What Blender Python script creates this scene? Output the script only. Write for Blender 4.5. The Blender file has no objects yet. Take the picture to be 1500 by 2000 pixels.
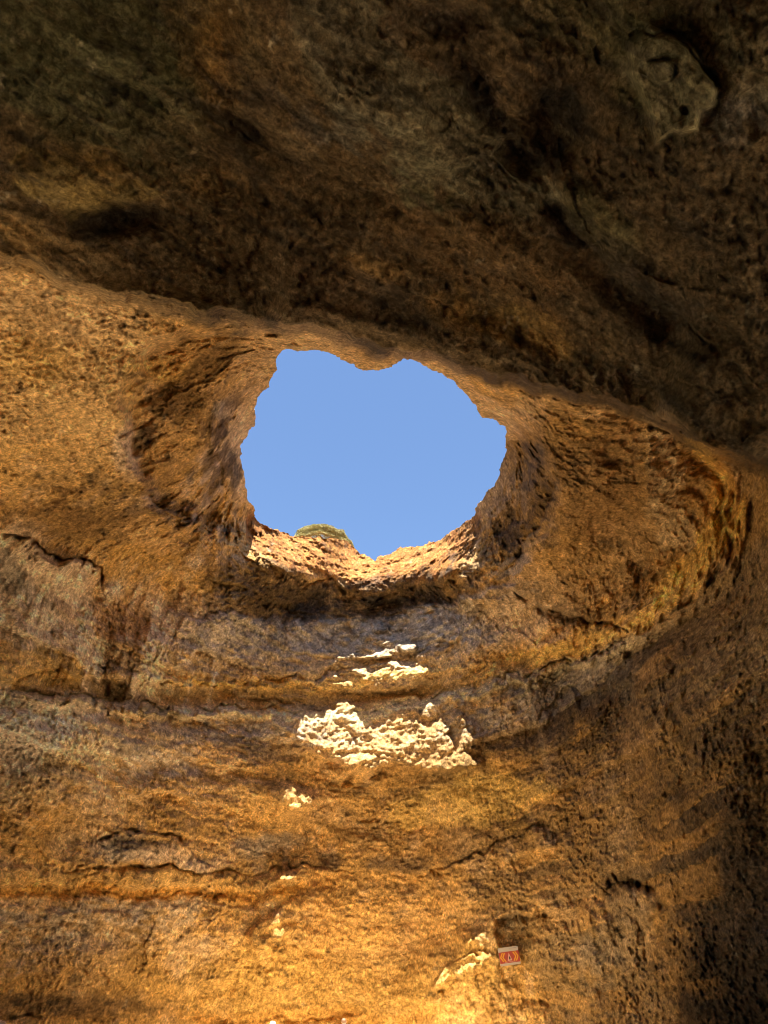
import bpy, math, random
import numpy as np
from mathutils import Vector, Matrix
random.seed(7)
R = math.radians
sc = bpy.context.scene
col = sc.collection

# ------------------------------------------------------------------ camera
CAM = np.array([0.0, 0.0, 1.6]); PITCH = R(36.0); F = 1428.0      # focal length in photo pixels (photo 1500 x 2000)
cd = bpy.data.cameras.new('camera'); cam = bpy.data.objects.new('camera', cd); col.objects.link(cam)
cam.location = CAM; cam.rotation_euler = (R(90) + PITCH, 0, 0)
cd.sensor_fit = 'VERTICAL'; cd.sensor_height = 24.0; cd.lens = 24.0 * F / 2000.0
cd.clip_end = 3000; cd.clip_start = 0.05
sc.camera = cam

# ------------------------------------------------------------------ light
SUN_EL = R(70.0); SUN_AZ = R(-1.0)          # the sun stands behind the camera, almost exactly
SDIR = np.array([math.sin(SUN_AZ) * math.cos(SUN_EL), math.cos(SUN_AZ) * math.cos(SUN_EL), -math.sin(SUN_EL)])
world = bpy.data.worlds.new('World'); sc.world = world; world.use_nodes = True
wn = world.node_tree.nodes; wl = world.node_tree.links
sky = wn.new('ShaderNodeTexSky'); sky.sky_type = 'NISHITA'; sky.sun_disc = False
sky.sun_elevation = SUN_EL; sky.sun_rotation = math.pi + SUN_AZ
sky.air_density = 1.0; sky.dust_density = 0.0; sky.ozone_density = 4.0
bg = wn.get('Background') or wn.new('ShaderNodeBackground')
bg.inputs['Strength'].default_value = 0.058
wl.new(sky.outputs['Color'], bg.inputs['Color'])
sd = bpy.data.lights.new('sun', 'SUN'); sd.energy = 5.0; sd.angle = R(0.5); sd.color = (1.0, 0.93, 0.80)
so = bpy.data.objects.new('sun', sd); col.objects.link(so)
so.rotation_euler = Vector(SDIR).to_track_quat('-Z', 'Y').to_euler(); so.location = (0, -20, 60)
sc.view_settings.view_transform = 'Standard'; sc.view_settings.look = 'None'
sc.view_settings.gamma = 1.0; sc.view_settings.use_curve_mapping = False
sc.view_settings.exposure = 2.2
sc.render.engine = 'CYCLES'
cy = sc.cycles
cy.max_bounces = 14; cy.diffuse_bounces = 12; cy.glossy_bounces = 2; cy.transmission_bounces = 2
cy.pixel_filter_type = 'BLACKMAN_HARRIS'; cy.filter_width = 0.95
cy.use_denoising = True; cy.sample_clamp_indirect = 8.0; cy.caustics_reflective = False; cy.caustics_refractive = False
try:
    cy.denoiser = 'OPENIMAGEDENOISE'; cy.denoising_input_passes = 'RGB_ALBEDO_NORMAL'; cy.denoising_prefilter = 'ACCURATE'
except Exception: pass

# ------------------------------------------------------------------ small helpers
def tag(o, label=None, cat=None, group=None, kind=None):
    if label: o['label'] = label
    if cat: o['category'] = cat
    if group: o['group'] = group
    if kind: o['kind'] = kind
    return o
def empty(name, loc, rz=0.0):
    o = bpy.data.objects.new(name, None); col.objects.link(o); o.location = loc; o.rotation_euler = (0, 0, rz); return o
def np_mesh(name, V, Q, mat, smooth=True, cols=None, parent=None):
    me = bpy.data.meshes.new(name)
    V = np.ascontiguousarray(V, dtype=np.float32); Q = np.ascontiguousarray(Q, dtype=np.int32)
    n = Q.shape[1]
    me.vertices.add(len(V)); me.vertices.foreach_set('co', V.ravel())
    me.loops.add(Q.size); me.loops.foreach_set('vertex_index', Q.ravel())
    me.polygons.add(len(Q)); me.polygons.foreach_set('loop_start', np.arange(0, Q.size, n, dtype=np.int32))
    me.polygons.foreach_set('loop_total', np.full(len(Q), n, dtype=np.int32))
    me.update(calc_edges=True)
    me.polygons.foreach_set('use_smooth', np.full(len(Q), smooth, dtype=bool))
    if cols is not None:
        a = me.color_attributes.new('rock', 'FLOAT_COLOR', 'POINT')
        c = np.ones((len(V), 4), np.float32); c[:, :cols.shape[1]] = cols
        a.data.foreach_set('color', c.ravel())
    me.materials.append(mat)
    o = bpy.data.objects.new(name, me); col.objects.link(o)
    if parent is not None: o.parent = parent
    return o
_tab = np.random.RandomState(11).permutation(256).astype(np.int32); _tab = np.concatenate([_tab, _tab])
_g = np.random.RandomState(5).normal(size=(256, 3)).astype(np.float32); _g /= np.linalg.norm(_g, axis=1)[:, None]
def noise(P, s=1.0, off=0.0):
    """gradient noise, about -1..1; s = feature size in metres (scalar or 3)"""
    p = (P / np.asarray(s, np.float32) + off + 37.3).astype(np.float32)
    i = np.floor(p).astype(np.int32); f = p - i; i &= 255
    u = f * f * f * (f * (f * 6 - 15) + 10)
    out = None; acc = []
    for dx in (0, 1):
        for dy in (0, 1):
            for dz in (0, 1):
                h = _tab[(_tab[(_tab[(i[:, 0] + dx) & 255] + i[:, 1] + dy) & 255] + i[:, 2] + dz) & 255]
                g = _g[h]
                acc.append(g[:, 0] * (f[:, 0] - dx) + g[:, 1] * (f[:, 1] - dy) + g[:, 2] * (f[:, 2] - dz))
    a = [acc[k] + u[:, 2] * (acc[k + 1] - acc[k]) for k in (0, 2, 4, 6)]
    b = [a[0] + u[:, 1] * (a[1] - a[0]), a[2] + u[:, 1] * (a[3] - a[2])]
    return (b[0] + u[:, 0] * (b[1] - b[0])) * 1.6
def fbm(P, s, octs, gain=0.5, off=0.0):
    s = np.asarray(s, np.float32); a = 1.0; t = 0; n = 0
    for k in range(octs):
        t = t + a * noise(P, s, off + 13.7 * k); n += a; a *= gain; s = s * 0.5
    return t / n
def sstep(a, b, x):
    t = np.clip((x - a) / (b - a), 0, 1); return t * t * (3 - 2 * t)
def pix_dir(px, py):
    x = (np.asarray(px, float) - 750) / F; u = (1000 - np.asarray(py, float)) / F
    d = np.stack([x, math.cos(PITCH) - u * math.sin(PITCH), math.sin(PITCH) + u * math.cos(PITCH)], -1)
    return d / np.linalg.norm(d, axis=-1, keepdims=True)
def dir_pix(D):
    c, s = math.cos(PITCH), math.sin(PITCH)
    w = D[..., 1] * c + D[..., 2] * s; v = D[..., 2] * c - D[..., 1] * s
    ok = w > 0.15; w = np.where(ok, w, 1)
    return np.where(ok, 750 + F * D[..., 0] / w, -9000), np.where(ok, 1000 - F * v / w, -9000)
def ae_dir(az, el):
    az = np.radians(az); el = np.radians(el)
    return np.stack([np.sin(az) * np.cos(el), np.cos(az) * np.cos(el), np.sin(el)], -1)
def poly_dist(X, Y, pts, closed=False):
    """distance to a polyline, sign (+ = on the right-hand side when walking it on screen i.e. below for left-to-right), nearest point"""
    best = np.full(X.shape, 1e9); sg = np.zeros(X.shape); nx = np.zeros(X.shape); ny = np.zeros(X.shape)
    P = list(pts); 
    if closed: P = P + [P[0]]
    for (ax, ay), (bx, by) in zip(P[:-1], P[1:]):
        ex, ey = bx - ax, by - ay; L = ex * ex + ey * ey + 1e-9
        t = np.clip(((X - ax) * ex + (Y - ay) * ey) / L, 0, 1)
        qx, qy = ax + t * ex, ay + t * ey
        d = np.hypot(X - qx, Y - qy); m = d < best - 1e-9
        best = np.where(m, d, best); sg = np.where(m, np.sign(ex * (Y - ay) - ey * (X - ax)), sg)
        nx = np.where(m, qx, nx); ny = np.where(m, qy, ny)
    return best, sg, nx, ny
def inside_poly(X, Y, pts):
    c = np.zeros(X.shape, bool); n = len(pts)
    for k in range(n):
        ax, ay = pts[k]; bx, by = pts[(k + 1) % n]
        if ay == by: continue
        m = ((ay > Y) != (by > Y)) & (X < (bx - ax) * (Y - ay) / (by - ay) + ax)
        c ^= m
    return c

# ------------------------------------------------------------------ outlines read from the photograph
HOLE = [(556,683),(573,685),(610,684),(643,691),(671,704),(689,712),(710,724),(736,722),(764,717),(776,710),(787,700),(806,706),(839,717),
 (860,728),(883,739),(895,756),(913,775),(930,791),(941,816),(967,823),(979,831),(989,843),(987,859),(990,880),(981,903),(976,932),(955,959),
 (932,985),(925,1006),(895,1032),(862,1053),(848,1060),(811,1069),(792,1067),(764,1081),(757,1085),(741,1082),(736,1092),(703,1081),(685,1062),
 (668,1053),(624,1048),(573,1046),(549,1039),(512,1027),(498,1011),(496,992),(484,973),(475,927),(470,899),(469,871),(482,854),(491,840),
 (498,829),(498,801),(505,775),(524,756),(528,740),(539,724),(539,703),(545,691)]
# the lip that throws the shadow down the far wall
THROAT = [(484,1022),(486,1048),(521,1081),(554,1104),(595,1108),(633,1116),(680,1127),(703,1144),(727,1155),(750,1137),(787,1123),(843,1123),(881,1109),(915,1060),(940,1000)]
RIDGE = [(0,508),(150,545),(300,590),(430,620),(540,636),(620,648),(700,665),(780,688),(850,700),(950,728),(1050,758),(1150,775),(1250,802),(1350,850),(1430,880),(1500,903)]

# ------------------------------------------------------------------ the cave: distance of the rock in every direction
def ctrl(lst, outer):
    D = []; r = []
    for a, b, k, v in lst:
        d = pix_dir(a, b); h = math.hypot(d[0], d[1])
        D.append(d); r.append(v if k == 'r' else v / h if k == 'h' else v / d[2])
    for az, el, v in outer:
        D.append(ae_dir(az, el)); r.append(v)
    return np.array(D), np.array(r)
OUTER = [(-75,5,21),(75,5,20),(-110,5,17),(110,5,15),(180,5,14),(-150,5,16),(150,5,13),(-75,30,17.5),(75,30,16),(-120,35,14),(120,35,13),(180,35,13),
         (0,90,14.5),(180,65,13.5),(-90,65,14),(90,65,13.5),(0,-16,37),(-45,-16,28),(45,-16,27),(-90,-16,18),(90,-16,18),(180,-16,14),(-50,-3,27),(50,-3,24)]
FAR = [(560,690,'z',16.8),(650,698,'z',16.8),(735,722,'z',17.2),(800,705,'z',16.8),(900,765,'z',17.6),(960,825,'z',18.4),(990,880,'z',19.0),(960,950,'z',19.2),
 (540,730,'z',18.4),(500,800,'z',19.0),(470,880,'z',19.3),(480,960,'z',19.4),(498,1011,'z',20.0),(573,1046,'z',20.8),(640,1050,'z',21.2),(700,1085,'z',21.4),(850,1060,'z',20.8),(800,1068,'z',21.2),(925,1006,'z',19.7),
 (727,1152,'h',31.0),(620,1116,'h',30.2),(540,1095,'h',28.5),(843,1123,'h',29.8),(881,1109,'h',28.6),
 (727,1205,'h',33.4),(600,1190,'h',32.4),(850,1190,'h',32.0),(735,1250,'h',34),(735,1430,'h',33.6),(735,1560,'h',34.6),(735,1700,'h',35.6),(735,1850,'h',36.8),(735,1990,'h',37.8),
 (100,1100,'h',24),(300,1100,'h',27),(100,1300,'h',25.5),(350,1300,'h',30),(100,1500,'h',27),(400,1500,'h',32),(100,1700,'h',28.5),(400,1750,'h',33),(100,1900,'h',30),(400,1950,'h',35),(0,1990,'h',29.5),
 (50,620,'z',13.5),(200,640,'z',14.5),(400,680,'z',16.0),(415,860,'z',16.6),(1045,960,'z',16.8),(50,850,'z',13.5),(200,850,'z',14.5),(350,850,'z',16),(350,980,'z',16.2),(150,980,'z',14),
 (1050,850,'z',16.5),(1150,900,'z',15.5),(1300,950,'z',15),(1400,950,'z',15),(1050,1050,'h',25),(1200,1050,'h',24.5),(1350,1050,'h',23.5),(1480,1000,'h',19.5),(1150,1200,'h',27),
 (1050,1250,'h',29),(1300,1300,'h',23.5),(1450,1300,'h',21),(1000,1400,'h',31.5),(1200,1500,'h',27.5),(1450,1500,'h',22),(1000,1600,'h',32.5),(1200,1700,'h',29),(1450,1700,'h',23.5),
 (1000,1850,'h',34),(1200,1900,'h',30.5),(1450,1900,'h',25)]
NEAR = [(750,0,'r',15.8),(750,300,'r',15.6),(400,200,'r',15.6),(1100,200,'r',15.0),(750,500,'r',15.6),(700,650,'r',16.0),(0,0,'r',15),(1500,0,'r',13.8),(0,300,'r',15.2),(1500,300,'r',14),(0,480,'r',16),(300,570,'r',16.2),(1050,740,'r',16.2),
 (1400,860,'r',15.6),(1500,880,'r',15.4),(1100,400,'r',15),(300,300,'r',15.6),(735,1400,'r',20),(100,1400,'r',17),(1400,1400,'r',16)]
def tps(D, r):
    def k(x, c):
        d2 = np.maximum(2 - 2 * (x @ c.T), 1e-12); return 0.5 * d2 * np.log(d2)
    n = len(D); A = np.zeros((n + 4, n + 4)); A[:n, :n] = k(D, D) + np.eye(n) * 2e-4
    A[:n, n] = 1; A[n, :n] = 1; A[:n, n + 1:] = D; A[n + 1:, :n] = D.T
    w = np.linalg.solve(A + np.diag([0]*n + [1e-9]*4), np.concatenate([r, np.zeros(4)]))
    def f(X):
        out = np.empty(len(X))
        for i in range(0, len(X), 100000):
            x = X[i:i + 100000]; out[i:i + 100000] = k(x, D) @ w[:n] + w[n] + x @ w[n + 1:]
        return out
    return f
fF = tps(*ctrl(FAR, OUTER)); fN = tps(*ctrl(NEAR, OUTER))
_rd = pix_dir([p[0] for p in RIDGE], [p[1] for p in RIDGE])
_raz = np.degrees(np.arctan2(_rd[:, 0], _rd[:, 1])); _rel = np.degrees(np.arcsin(_rd[:, 2]))
_raz = np.concatenate([[-180, -110], _raz, [110, 180]]); _rel = np.concatenate([[40, 38], _rel, [30, 40]])

# direction grid: dense over the part of the cave the picture shows, coarse all round
Q = 1.0
el = np.concatenate([np.linspace(-16, -2.2, 24), np.linspace(-2, 72, int(1060 * Q)), np.linspace(72.6, 90, 24)])
u = np.concatenate([np.linspace(-2, -1.02, 70), np.linspace(-1, 1, int(1000 * Q)), np.linspace(1.02, 2, 70)])
NR, NC = len(el), len(u)
wel = np.interp(el, [-2, 31, 50, 60, 72, 90], [26, 36, 47, 57, 59, 59])
EL, U = np.meshgrid(el, u, indexing='ij')
W = wel[:, None] * np.ones_like(U)
AZ = np.where(np.abs(U) <= 1, U * W, np.sign(U) * (W + (np.abs(U) - 1) * (180 - W)))
D = ae_dir(AZ, EL).reshape(-1, 3)
AZ = AZ.ravel(); EL = EL.ravel()
PX, PY = dir_pix(D)
# pull the edge of the opening exactly onto its outline (roughened)
jit = fbm(D * 30, 0.5, 3, 0.6, 3.1)
d_, s_, nx_, ny_ = poly_dist(PX, PY, HOLE, True)
wx = 11.0 * fbm(D * 30, 0.6, 5, 0.8, 1.0); wy = 11.0 * fbm(D * 30, 0.6, 5, 0.72, 9.0)
ins = inside_poly(PX + wx, PY + wy, HOLE) & (PX > 0)
KEEP = ~ins

rf = fF(D); rn = fN(D)
hj = fbm(D * 16, 1.3, 5, 0.55, 4.4)
s = EL - np.interp(AZ, _raz, _rel) + 1.7 * hj
wN = sstep(-0.75, 0.35, s)
rad = rf * (1 - wN) + np.minimum(rn, rf + 2) * wN
P0 = D * rad[:, None]

# warped picture coordinates for rock features
w1 = fbm(P0, 2.2, 4, 0.55, 21.0); w2 = fbm(P0, 2.2, 4, 0.55, 57.0)
A_ = 26.0
QX = PX + A_ * w1; QY = PY + A_ * w2
front = PX > -2000
w3 = fbm(P0, 0.7, 3, 0.6, 90.0); w4 = fbm(P0, 0.7, 3, 0.6, 71.0)

def region(x0, y0, x1, y1):
    return np.nonzero((QX > x0) & (QX < x1) & (QY > y0) & (QY < y1))[0]
BN = None
disp = np.zeros(len(D))       # metres towards the camera
def step(pts, a, w, jitter=11.0, sharp=5.0):
    """a broken edge: the rock on the right-hand side of the line is set back by a (negative a: stands out), recovering over w pixels"""
    xs = [p[0] for p in pts]; ys = [p[1] for p in pts]; m = 4 * w + 30
    i = region(min(xs) - m, min(ys) - m, max(xs) + m, max(ys) + m)
    x = QX[i] + jitter * w3[i]; y = QY[i] + jitter * w4[i]
    d, sg, nx, ny = poly_dist(x, y, pts)
    # fade at both ends
    e0 = np.hypot(x - pts[0][0], y - pts[0][1]); e1 = np.hypot(x - pts[-1][0], y - pts[-1][1])
    fade = sstep(0, 30, np.minimum(e0, e1))
    sd = d * sg; fade = fade * np.clip(0.8 + 1.6 * w1[i] - 1.2 * w4[i], 0.1, 1.6)
    disp[i] -= a * fade * sstep(-sharp * .5, sharp * .5, sd) * np.exp(-np.maximum(sd, 0) / w)
def shelf(pts, a, w, soft=22.0, jitter=12.0):
    """the rock on the left-hand side of the line stands nearer by a, falling off over w pixels"""
    xs = [p[0] for p in pts]; ys = [p[1] for p in pts]; m = 3.5 * w + 40
    i = region(min(xs) - m, min(ys) - m, max(xs) + m, max(ys) + m)
    x = QX[i] + jitter * w3[i]; y = QY[i] + jitter * w4[i]
    d, sg, nx, ny = poly_dist(x, y, pts)
    e0 = np.hypot(nx - pts[0][0], ny - pts[0][1]); e1 = np.hypot(nx - pts[-1][0], ny - pts[-1][1])
    fade = sstep(0, 70, np.minimum(e0, e1)); sd = d * sg
    disp[i] += a * fade * (1 - sstep(-soft, soft, sd)) * np.exp(-(np.maximum(-sd, 0) / w) ** 1.5)
def crack(pts, a, w, jitter=6.0, brk=0.6):
    xs = [p[0] for p in pts]; ys = [p[1] for p in pts]; m = 4 * w + 20
    i = region(min(xs) - m, min(ys) - m, max(xs) + m, max(ys) + m)
    x = QX[i] + jitter * w3[i]; y = QY[i] + jitter * w4[i]
    d, sg, nx, ny = poly_dist(x, y, pts)
    e0 = np.minimum(np.hypot(x - pts[0][0], y - pts[0][1]), np.hypot(x - pts[-1][0], y - pts[-1][1]))
    disp[i] -= a * np.exp(-(d / w) ** 2) * sstep(0, 24, e0) * (1 - brk + 2.2 * brk * sstep(-0.1, 0.3, w2[i] + 0.5 * w3[i]))
def blobm(cx, cy, rx, ry, ang=0.0, soft=0.5, jitter=1.0, use=None):
    """soft ellipse mask, edge broken by noise"""
    if use is None: use = slice(None)
    a = R(ang); c, s = math.cos(a), math.sin(a)
    X = QX[use] + jitter * 0.28 * min(rx, ry) * (w3[use] + w1[use]) - cx; Y = QY[use] + jitter * 0.28 * min(rx, ry) * (w4[use] + w2[use]) - cy
    q = np.hypot((X * c + Y * s) / rx, (-X * s + Y * c) / ry)
    if BN is not None: q = q + 0.45 * BN[use]
    return 1 - sstep(1 - soft, 1 + soft, q)
def polym(ox, oy, k, pts, soft=9.0, jitter=16.0):
    """soft mask of an outline, edge broken by noise; returns indices and weights"""
    pts = [(ox + k * x, oy + k * y) for x, y in pts]; xs = [p[0] for p in pts]; ys = [p[1] for p in pts]; m = 4 * soft + jitter
    i = region(min(xs) - m, min(ys) - m, max(xs) + m, max(ys) + m); i = i[front[i]]
    x = QX[i] + jitter * w3[i]; y = QY[i] + jitter * w4[i]
    d, _, _, _ = poly_dist(x, y, pts, True); d = np.where(inside_poly(x, y, pts), d, -d)
    return i, sstep(-soft, soft, d)
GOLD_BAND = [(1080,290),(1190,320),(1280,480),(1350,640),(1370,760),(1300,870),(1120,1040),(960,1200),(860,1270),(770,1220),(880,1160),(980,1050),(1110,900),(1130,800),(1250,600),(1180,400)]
def bump(cx, cy, rx, ry, ang, a, soft=0.7):
    global disp
    disp += a * blobm(cx, cy, rx, ry, ang, soft)

# --- the broken edges, ledges, pits and blocks of the rock
step([(560,655),(450,640),(370,652),(295,690),(268,760),(242,800),(262,850),(262,920),(300,975),(360,1015),(430,1038),(488,1046)][::-1], 0.9, 60)
step([(300,985),(360,1020),(430,1040),(488,1046)], 0.5, 25)
step([(225,860),(290,830),(340,760),(420,735),(470,690),(520,672)], -0.35, 30)
step([(400,760),(450,720),(500,690),(540,668)], 0.3, 24)
step([(400,800),(430,900),(455,1000)], 0.25, 26)
step([(0,1032),(70,1052),(130,1085),(205,1118),(208,1150)], 0.9, 16)
step([(60,1068),(130,1102),(205,1135)], -0.35, 26)
step([(178,1165),(210,1168),(300,1158)], 0.3, 22)
step([(0,1180),(60,1200),(110,1215),(170,1240)], 0.25, 30)
step([(214,1262),(212,1310),(216,1375)][::-1], 0.55, 46)
step([(330,1250),(300,1290),(262,1372)], 0.45, 40)
step([(10,1330),(60,1310),(110,1300),(140,1330)], 0.5, 24)
step([(0,1345),(120,1358),(250,1374),(400,1388),(600,1393),(700,1384),(850,1362),(1000,1322),(1100,1296),(1235,1256)], 0.35, 30)
step([(0,1362),(120,1376),(250,1390),(330,1404)], -0.35, 60)
step([(340,1290),(400,1262),(440,1285)], 0.5, 30)
step([(300,1332),(420,1342),(560,1326),(700,1300),(820,1262),(930,1236)], 0.4, 30)
step([(430,1290),(560,1296),(690,1270)], 0.18, 30)
step([(480,1372),(620,1372),(760,1352),(900,1322)], 0.14, 16)
step([(520,1100),(560,1122),(640,1132),(700,1160),(730,1172),(770,1150),(860,1142),(900,1125)], 0.9, 30)
step([(380,1120),(500,1165),(600,1195),(700,1205),(800,1190),(900,1180)], 0.5, 30)
step([(470,1210),(560,1200),(650,1218)], 0.3, 26)
step([(1000,1145),(1100,1188),(1180,1208),(1232,1244)], 0.8, 36)
step([(1060,1165),(1130,1150),(1210,1130),(1280,1080)], 0.25, 26)
step([(1252,812),(1330,838),(1390,886),(1432,960),(1448,1040),(1418,1110),(1345,1182),(1262,1236),(1232,1250)], 0.9, 90)
step([(1000,840),(1070,900),(1085,960),(1060,1020),(1010,1080),(960,1110)], 0.55, 45)
step([(930,1050),(980,1000),(1010,930),(1015,870)], 0.3, 25)
step([(870,1240),(960,1225),(1040,1240),(1110,1270)], -0.3, 40)
step([(1040,1420),(1060,1380),(1120,1350),(1200,1340)], 0.35, 30)
step([(900,1560),(1000,1540),(1100,1580),(1200,1560)], 0.3, 30)
step([(820,1712),(900,1684),(960,1662),(1010,1628),(1100,1600)], 0.5, 34)
step([(600,1590),(720,1600),(840,1585)], 0.3, 30)
step([(180,1652),(240,1624),(340,1636),(400,1680),(430,1700)], -0.45, 40)
step([(180,1652),(240,1624),(340,1636),(360,1650)], 0.25, 18)
step([(110,1692),(300,1697),(440,1702),(620,1694),(760,1700),(880,1712)], 0.4, 36)
step([(0,1640),(60,1655),(110,1690)], 0.3, 22)
step([(0,1738),(160,1742),(330,1745),(560,1738)], 0.22, 20)
step([(0,1765),(130,1772),(250,1782)], -0.3, 40)
step([(300,1780),(290,1850),(300,1900)], 0.2, 24)
step([(968,1900),(965,1790),(1010,1782),(1080,1790)], 0.55, 60)
step([(1180,1735),(1240,1720),(1300,1735)], 0.5, 26)
step([(1210,1760),(1250,1800),(1268,1870),(1272,1910)], 0.5, 50)
step([(1450,1800),(1480,1840),(1490,1900)], 0.3, 30)
step([(1300,1260),(1360,1330),(1420,1400),(1480,1440)], 0.3, 40)
step([(980,1938),(1040,1950),(1070,1975)], 0.35, 16)
step([(370,1986),(450,1982),(600,1988),(700,1982)], 0.5, 22)
crack([(0,1984),(140,1990),(230,1985)], 0.4, 4)
crack([(1190,1728),(1215,1722),(1250,1728),(1290,1722)], 0.5, 9, 14)
bump(1060,1690,60,20,-20,-0.25)
for (x, y, rx, ry, an, a) in [(120,1560,90,50,0,.5),(300,1440,90,40,0,.35),(80,1230,70,50,30,.5),(300,1300,45,60,0,.4),(160,1900,120,60,10,.4),(430,1850,90,60,0,.3),
    (640,1330,90,30,0,.2),(1130,1420,60,40,-30,.5),(1380,1600,80,110,10,.6),(1300,1450,60,70,0,.4),(1120,1860,60,60,20,.4),(1200,1240,110,30,-12,-.4),
    (1100,980,70,110,10,.4),(1350,960,60,110,10,.25),(150,740,110,60,20,.3),(90,900,80,60,0,.3),(350,720,50,40,-20,-.4),(340,780,60,40,-20,-.3),(270,850,20,40,0,-.5),
    (1010,1030,30,40,20,-.5),(985,1060,22,22,0,-.4),(560,1160,80,24,8,-.5),(800,1165,80,20,-6,-.5)]:
    bump(x, y, rx, ry, an, a)
shelf([(1252,812),(1330,838),(1390,886),(1432,960),(1445,1010)], 1.6, 200, 24)
shelf([(1400,905),(1436,970),(1448,1040),(1418,1110),(1345,1182),(1262,1236),(1225,1252),(1130,1285),(1020,1320)], -2.2, 150, 36, 8)
shelf([(560,655),(450,640),(370,652),(295,690),(268,760),(242,800),(262,850),(262,920),(300,975),(360,1015),(430,1038),(488,1046)][::-1], 1.6, 150, 22)
shelf([(1262,815),(1254,900),(1250,1010),(1296,1068)], 0.7, 60, 14)
shelf([(0,1040),(70,1057),(130,1090),(205,1122),(215,1160)][::-1], 0.9, 70, 5)
shelf([(820,1712),(900,1684),(960,1662),(1010,1628),(1100,1600)][::-1], 0.7, 60, 6)
shelf([(985,800),(1060,880),(1092,960),(1070,1040),(1010,1100),(940,1140)], 0.9, 120, 18)
shelf([(930,760),(1020,850),(1040,940),(1010,1020),(950,1070)], 0.5, 60, 14)
shelf([(200,1180),(216,1262),(214,1320),(216,1376)], 0.6, 50, 8)
shelf([(345,1240),(300,1290),(262,1376)], -0.5, 50, 8)
shelf([(966,1900),(965,1790),(1020,1780),(1120,1790)], 0.8, 60, 8)
shelf([(850,1960),(900,1890),(945,1840),(966,1790)], 0.6, 70, 10)
LEDGES = [[(0,1345),(120,1358),(250,1374),(400,1388),(600,1393),(700,1384),(850,1362),(1000,1322),(1100,1296),(1235,1256)], [(300,1332),(420,1342),(560,1326),(700,1300),(820,1262),(930,1236)],
 [(110,1692),(300,1697),(440,1702),(620,1694),(760,1700),(880,1712)], [(820,1712),(900,1684),(960,1662),(1010,1628),(1100,1600)], [(0,1035),(70,1055),(130,1088),(205,1122),(212,1160)],
 [(262,960),(320,992),(400,1030),(488,1046)], [(560,1205),(700,1215),(860,1205)], [(370,1990),(460,1984),(600,1990),(700,1984)], [(460,1370),(620,1376),(760,1352)], [(1000,1148),(1100,1190),(1180,1210),(1235,1246)], [(180,1652),(240,1624),(340,1636),(365,1655)],
 [(690,1262),(780,1270),(850,1255)], [(968,1786),(1040,1790),(1080,1800)], [(970,1935),(1040,1948),(1080,1978)], [(600,1590),(720,1602),(840,1588)], [(960,1110),(1010,1085),(1060,1020)]]
for ln in LEDGES: crack(ln, 0.26, 3.0, 10.0, 0.9)
shelf([(0,1352),(250,1382),(400,1396),(600,1401),(700,1392),(850,1370),(1000,1330),(1235,1264)][::-1], 0.35, 60, 6)
shelf([(300,1340),(560,1334),(700,1308),(820,1270),(930,1244)][::-1], 0.25, 36, 6)
# near arch: long diagonal furrows, pits, the pale knob
ki, kw = polym(750, 0, .5, [(940,170),(1020,100),(1100,130),(1200,190),(1290,340),(1280,400),(1230,420),(1220,500),(1150,520),(1070,560),(1040,440),(1000,370),(960,300)], 7, 10); disp[ki] += 0.5 * kw; bump(1290,110,45,35,20,0.18,0.3); bump(1285,150,26,20,0,0.2,0.2); bump(1350,180,30,50,-20,0.15,0.3)
crack([(1215,75),(1240,58),(1270,72),(1300,60),(1340,98),(1362,120),(1395,160),(1386,190)], 0.2, 4, 14)
crack([(1255,130),(1290,122),(1315,120)], 0.15, 4)
bump(1338,216,9,8,0,-0.25,0.4)
crack([(318,160),(345,178),(380,190),(400,212)], 0.18, 8, 12); crack([(430,215),(470,232),(520,262)], 0.12, 10, 12); crack([(588,290),(615,300),(640,318)], 0.15, 7, 9); crack([(496,332),(508,365),(530,405)], 0.16, 7, 12)
for (x, y, rx, ry, an, a) in [(470,235,70,16,28,-.2),(235,430,70,30,0,-.45),(150,350,90,40,10,.35),
    (420,330,120,40,25,-.25),(860,40,60,30,0,-.4),(930,160,90,36,50,-.45),(1100,240,60,60,0,-.55),(1020,300,50,26,30,-.5),(760,250,160,60,40,.4),(900,560,160,34,28,-.25),
    (1180,430,40,90,-30,.35),(1130,430,30,80,-35,-.35),(960,470,120,34,30,.3),(620,160,60,80,0,-.2),(1300,420,120,60,35,.3),(1250,600,150,30,33,-.35),(1400,640,90,24,30,-.3),
    (340,600,120,18,14,.3),(760,640,180,14,14,.25),(1380,300,70,50,0,.3),(1450,100,60,80,0,.3),(1000,640,140,26,20,-.25),(240,120,200,30,35,.25)]:
    bump(x, y, rx, ry, an, a)
step([(300,150),(420,220),(560,300),(640,330),(760,390)], 0.14, 40)
step([(940,280),(1060,380),(1140,470),(1200,540),(1320,600),(1420,690)], 0.16, 50)
step([(1120,340),(1150,450),(1260,540),(1340,560)], -0.12, 40)
step([(1050,620),(1160,680),(1280,720),(1400,760),(1500,800)], 0.1, 30)
step([(800,585),(880,600),(900,615),(960,610),(1060,670),(1100,690)], 0.22, 22)
step([(100,250),(40,300),(30,350),(110,420),(200,390),(300,360)], 0.08, 30)

# --- rock grain: broad swells, bedding on the walls, crust and pits
wallw = sstep(1060, 1300, PY) * front
ceilw = wN
big = 0.42 * fbm(P0, 5.0, 2, 0.5, 0.0)
aniso = P0 * np.array([1, 1, 2.6], np.float32)
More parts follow.
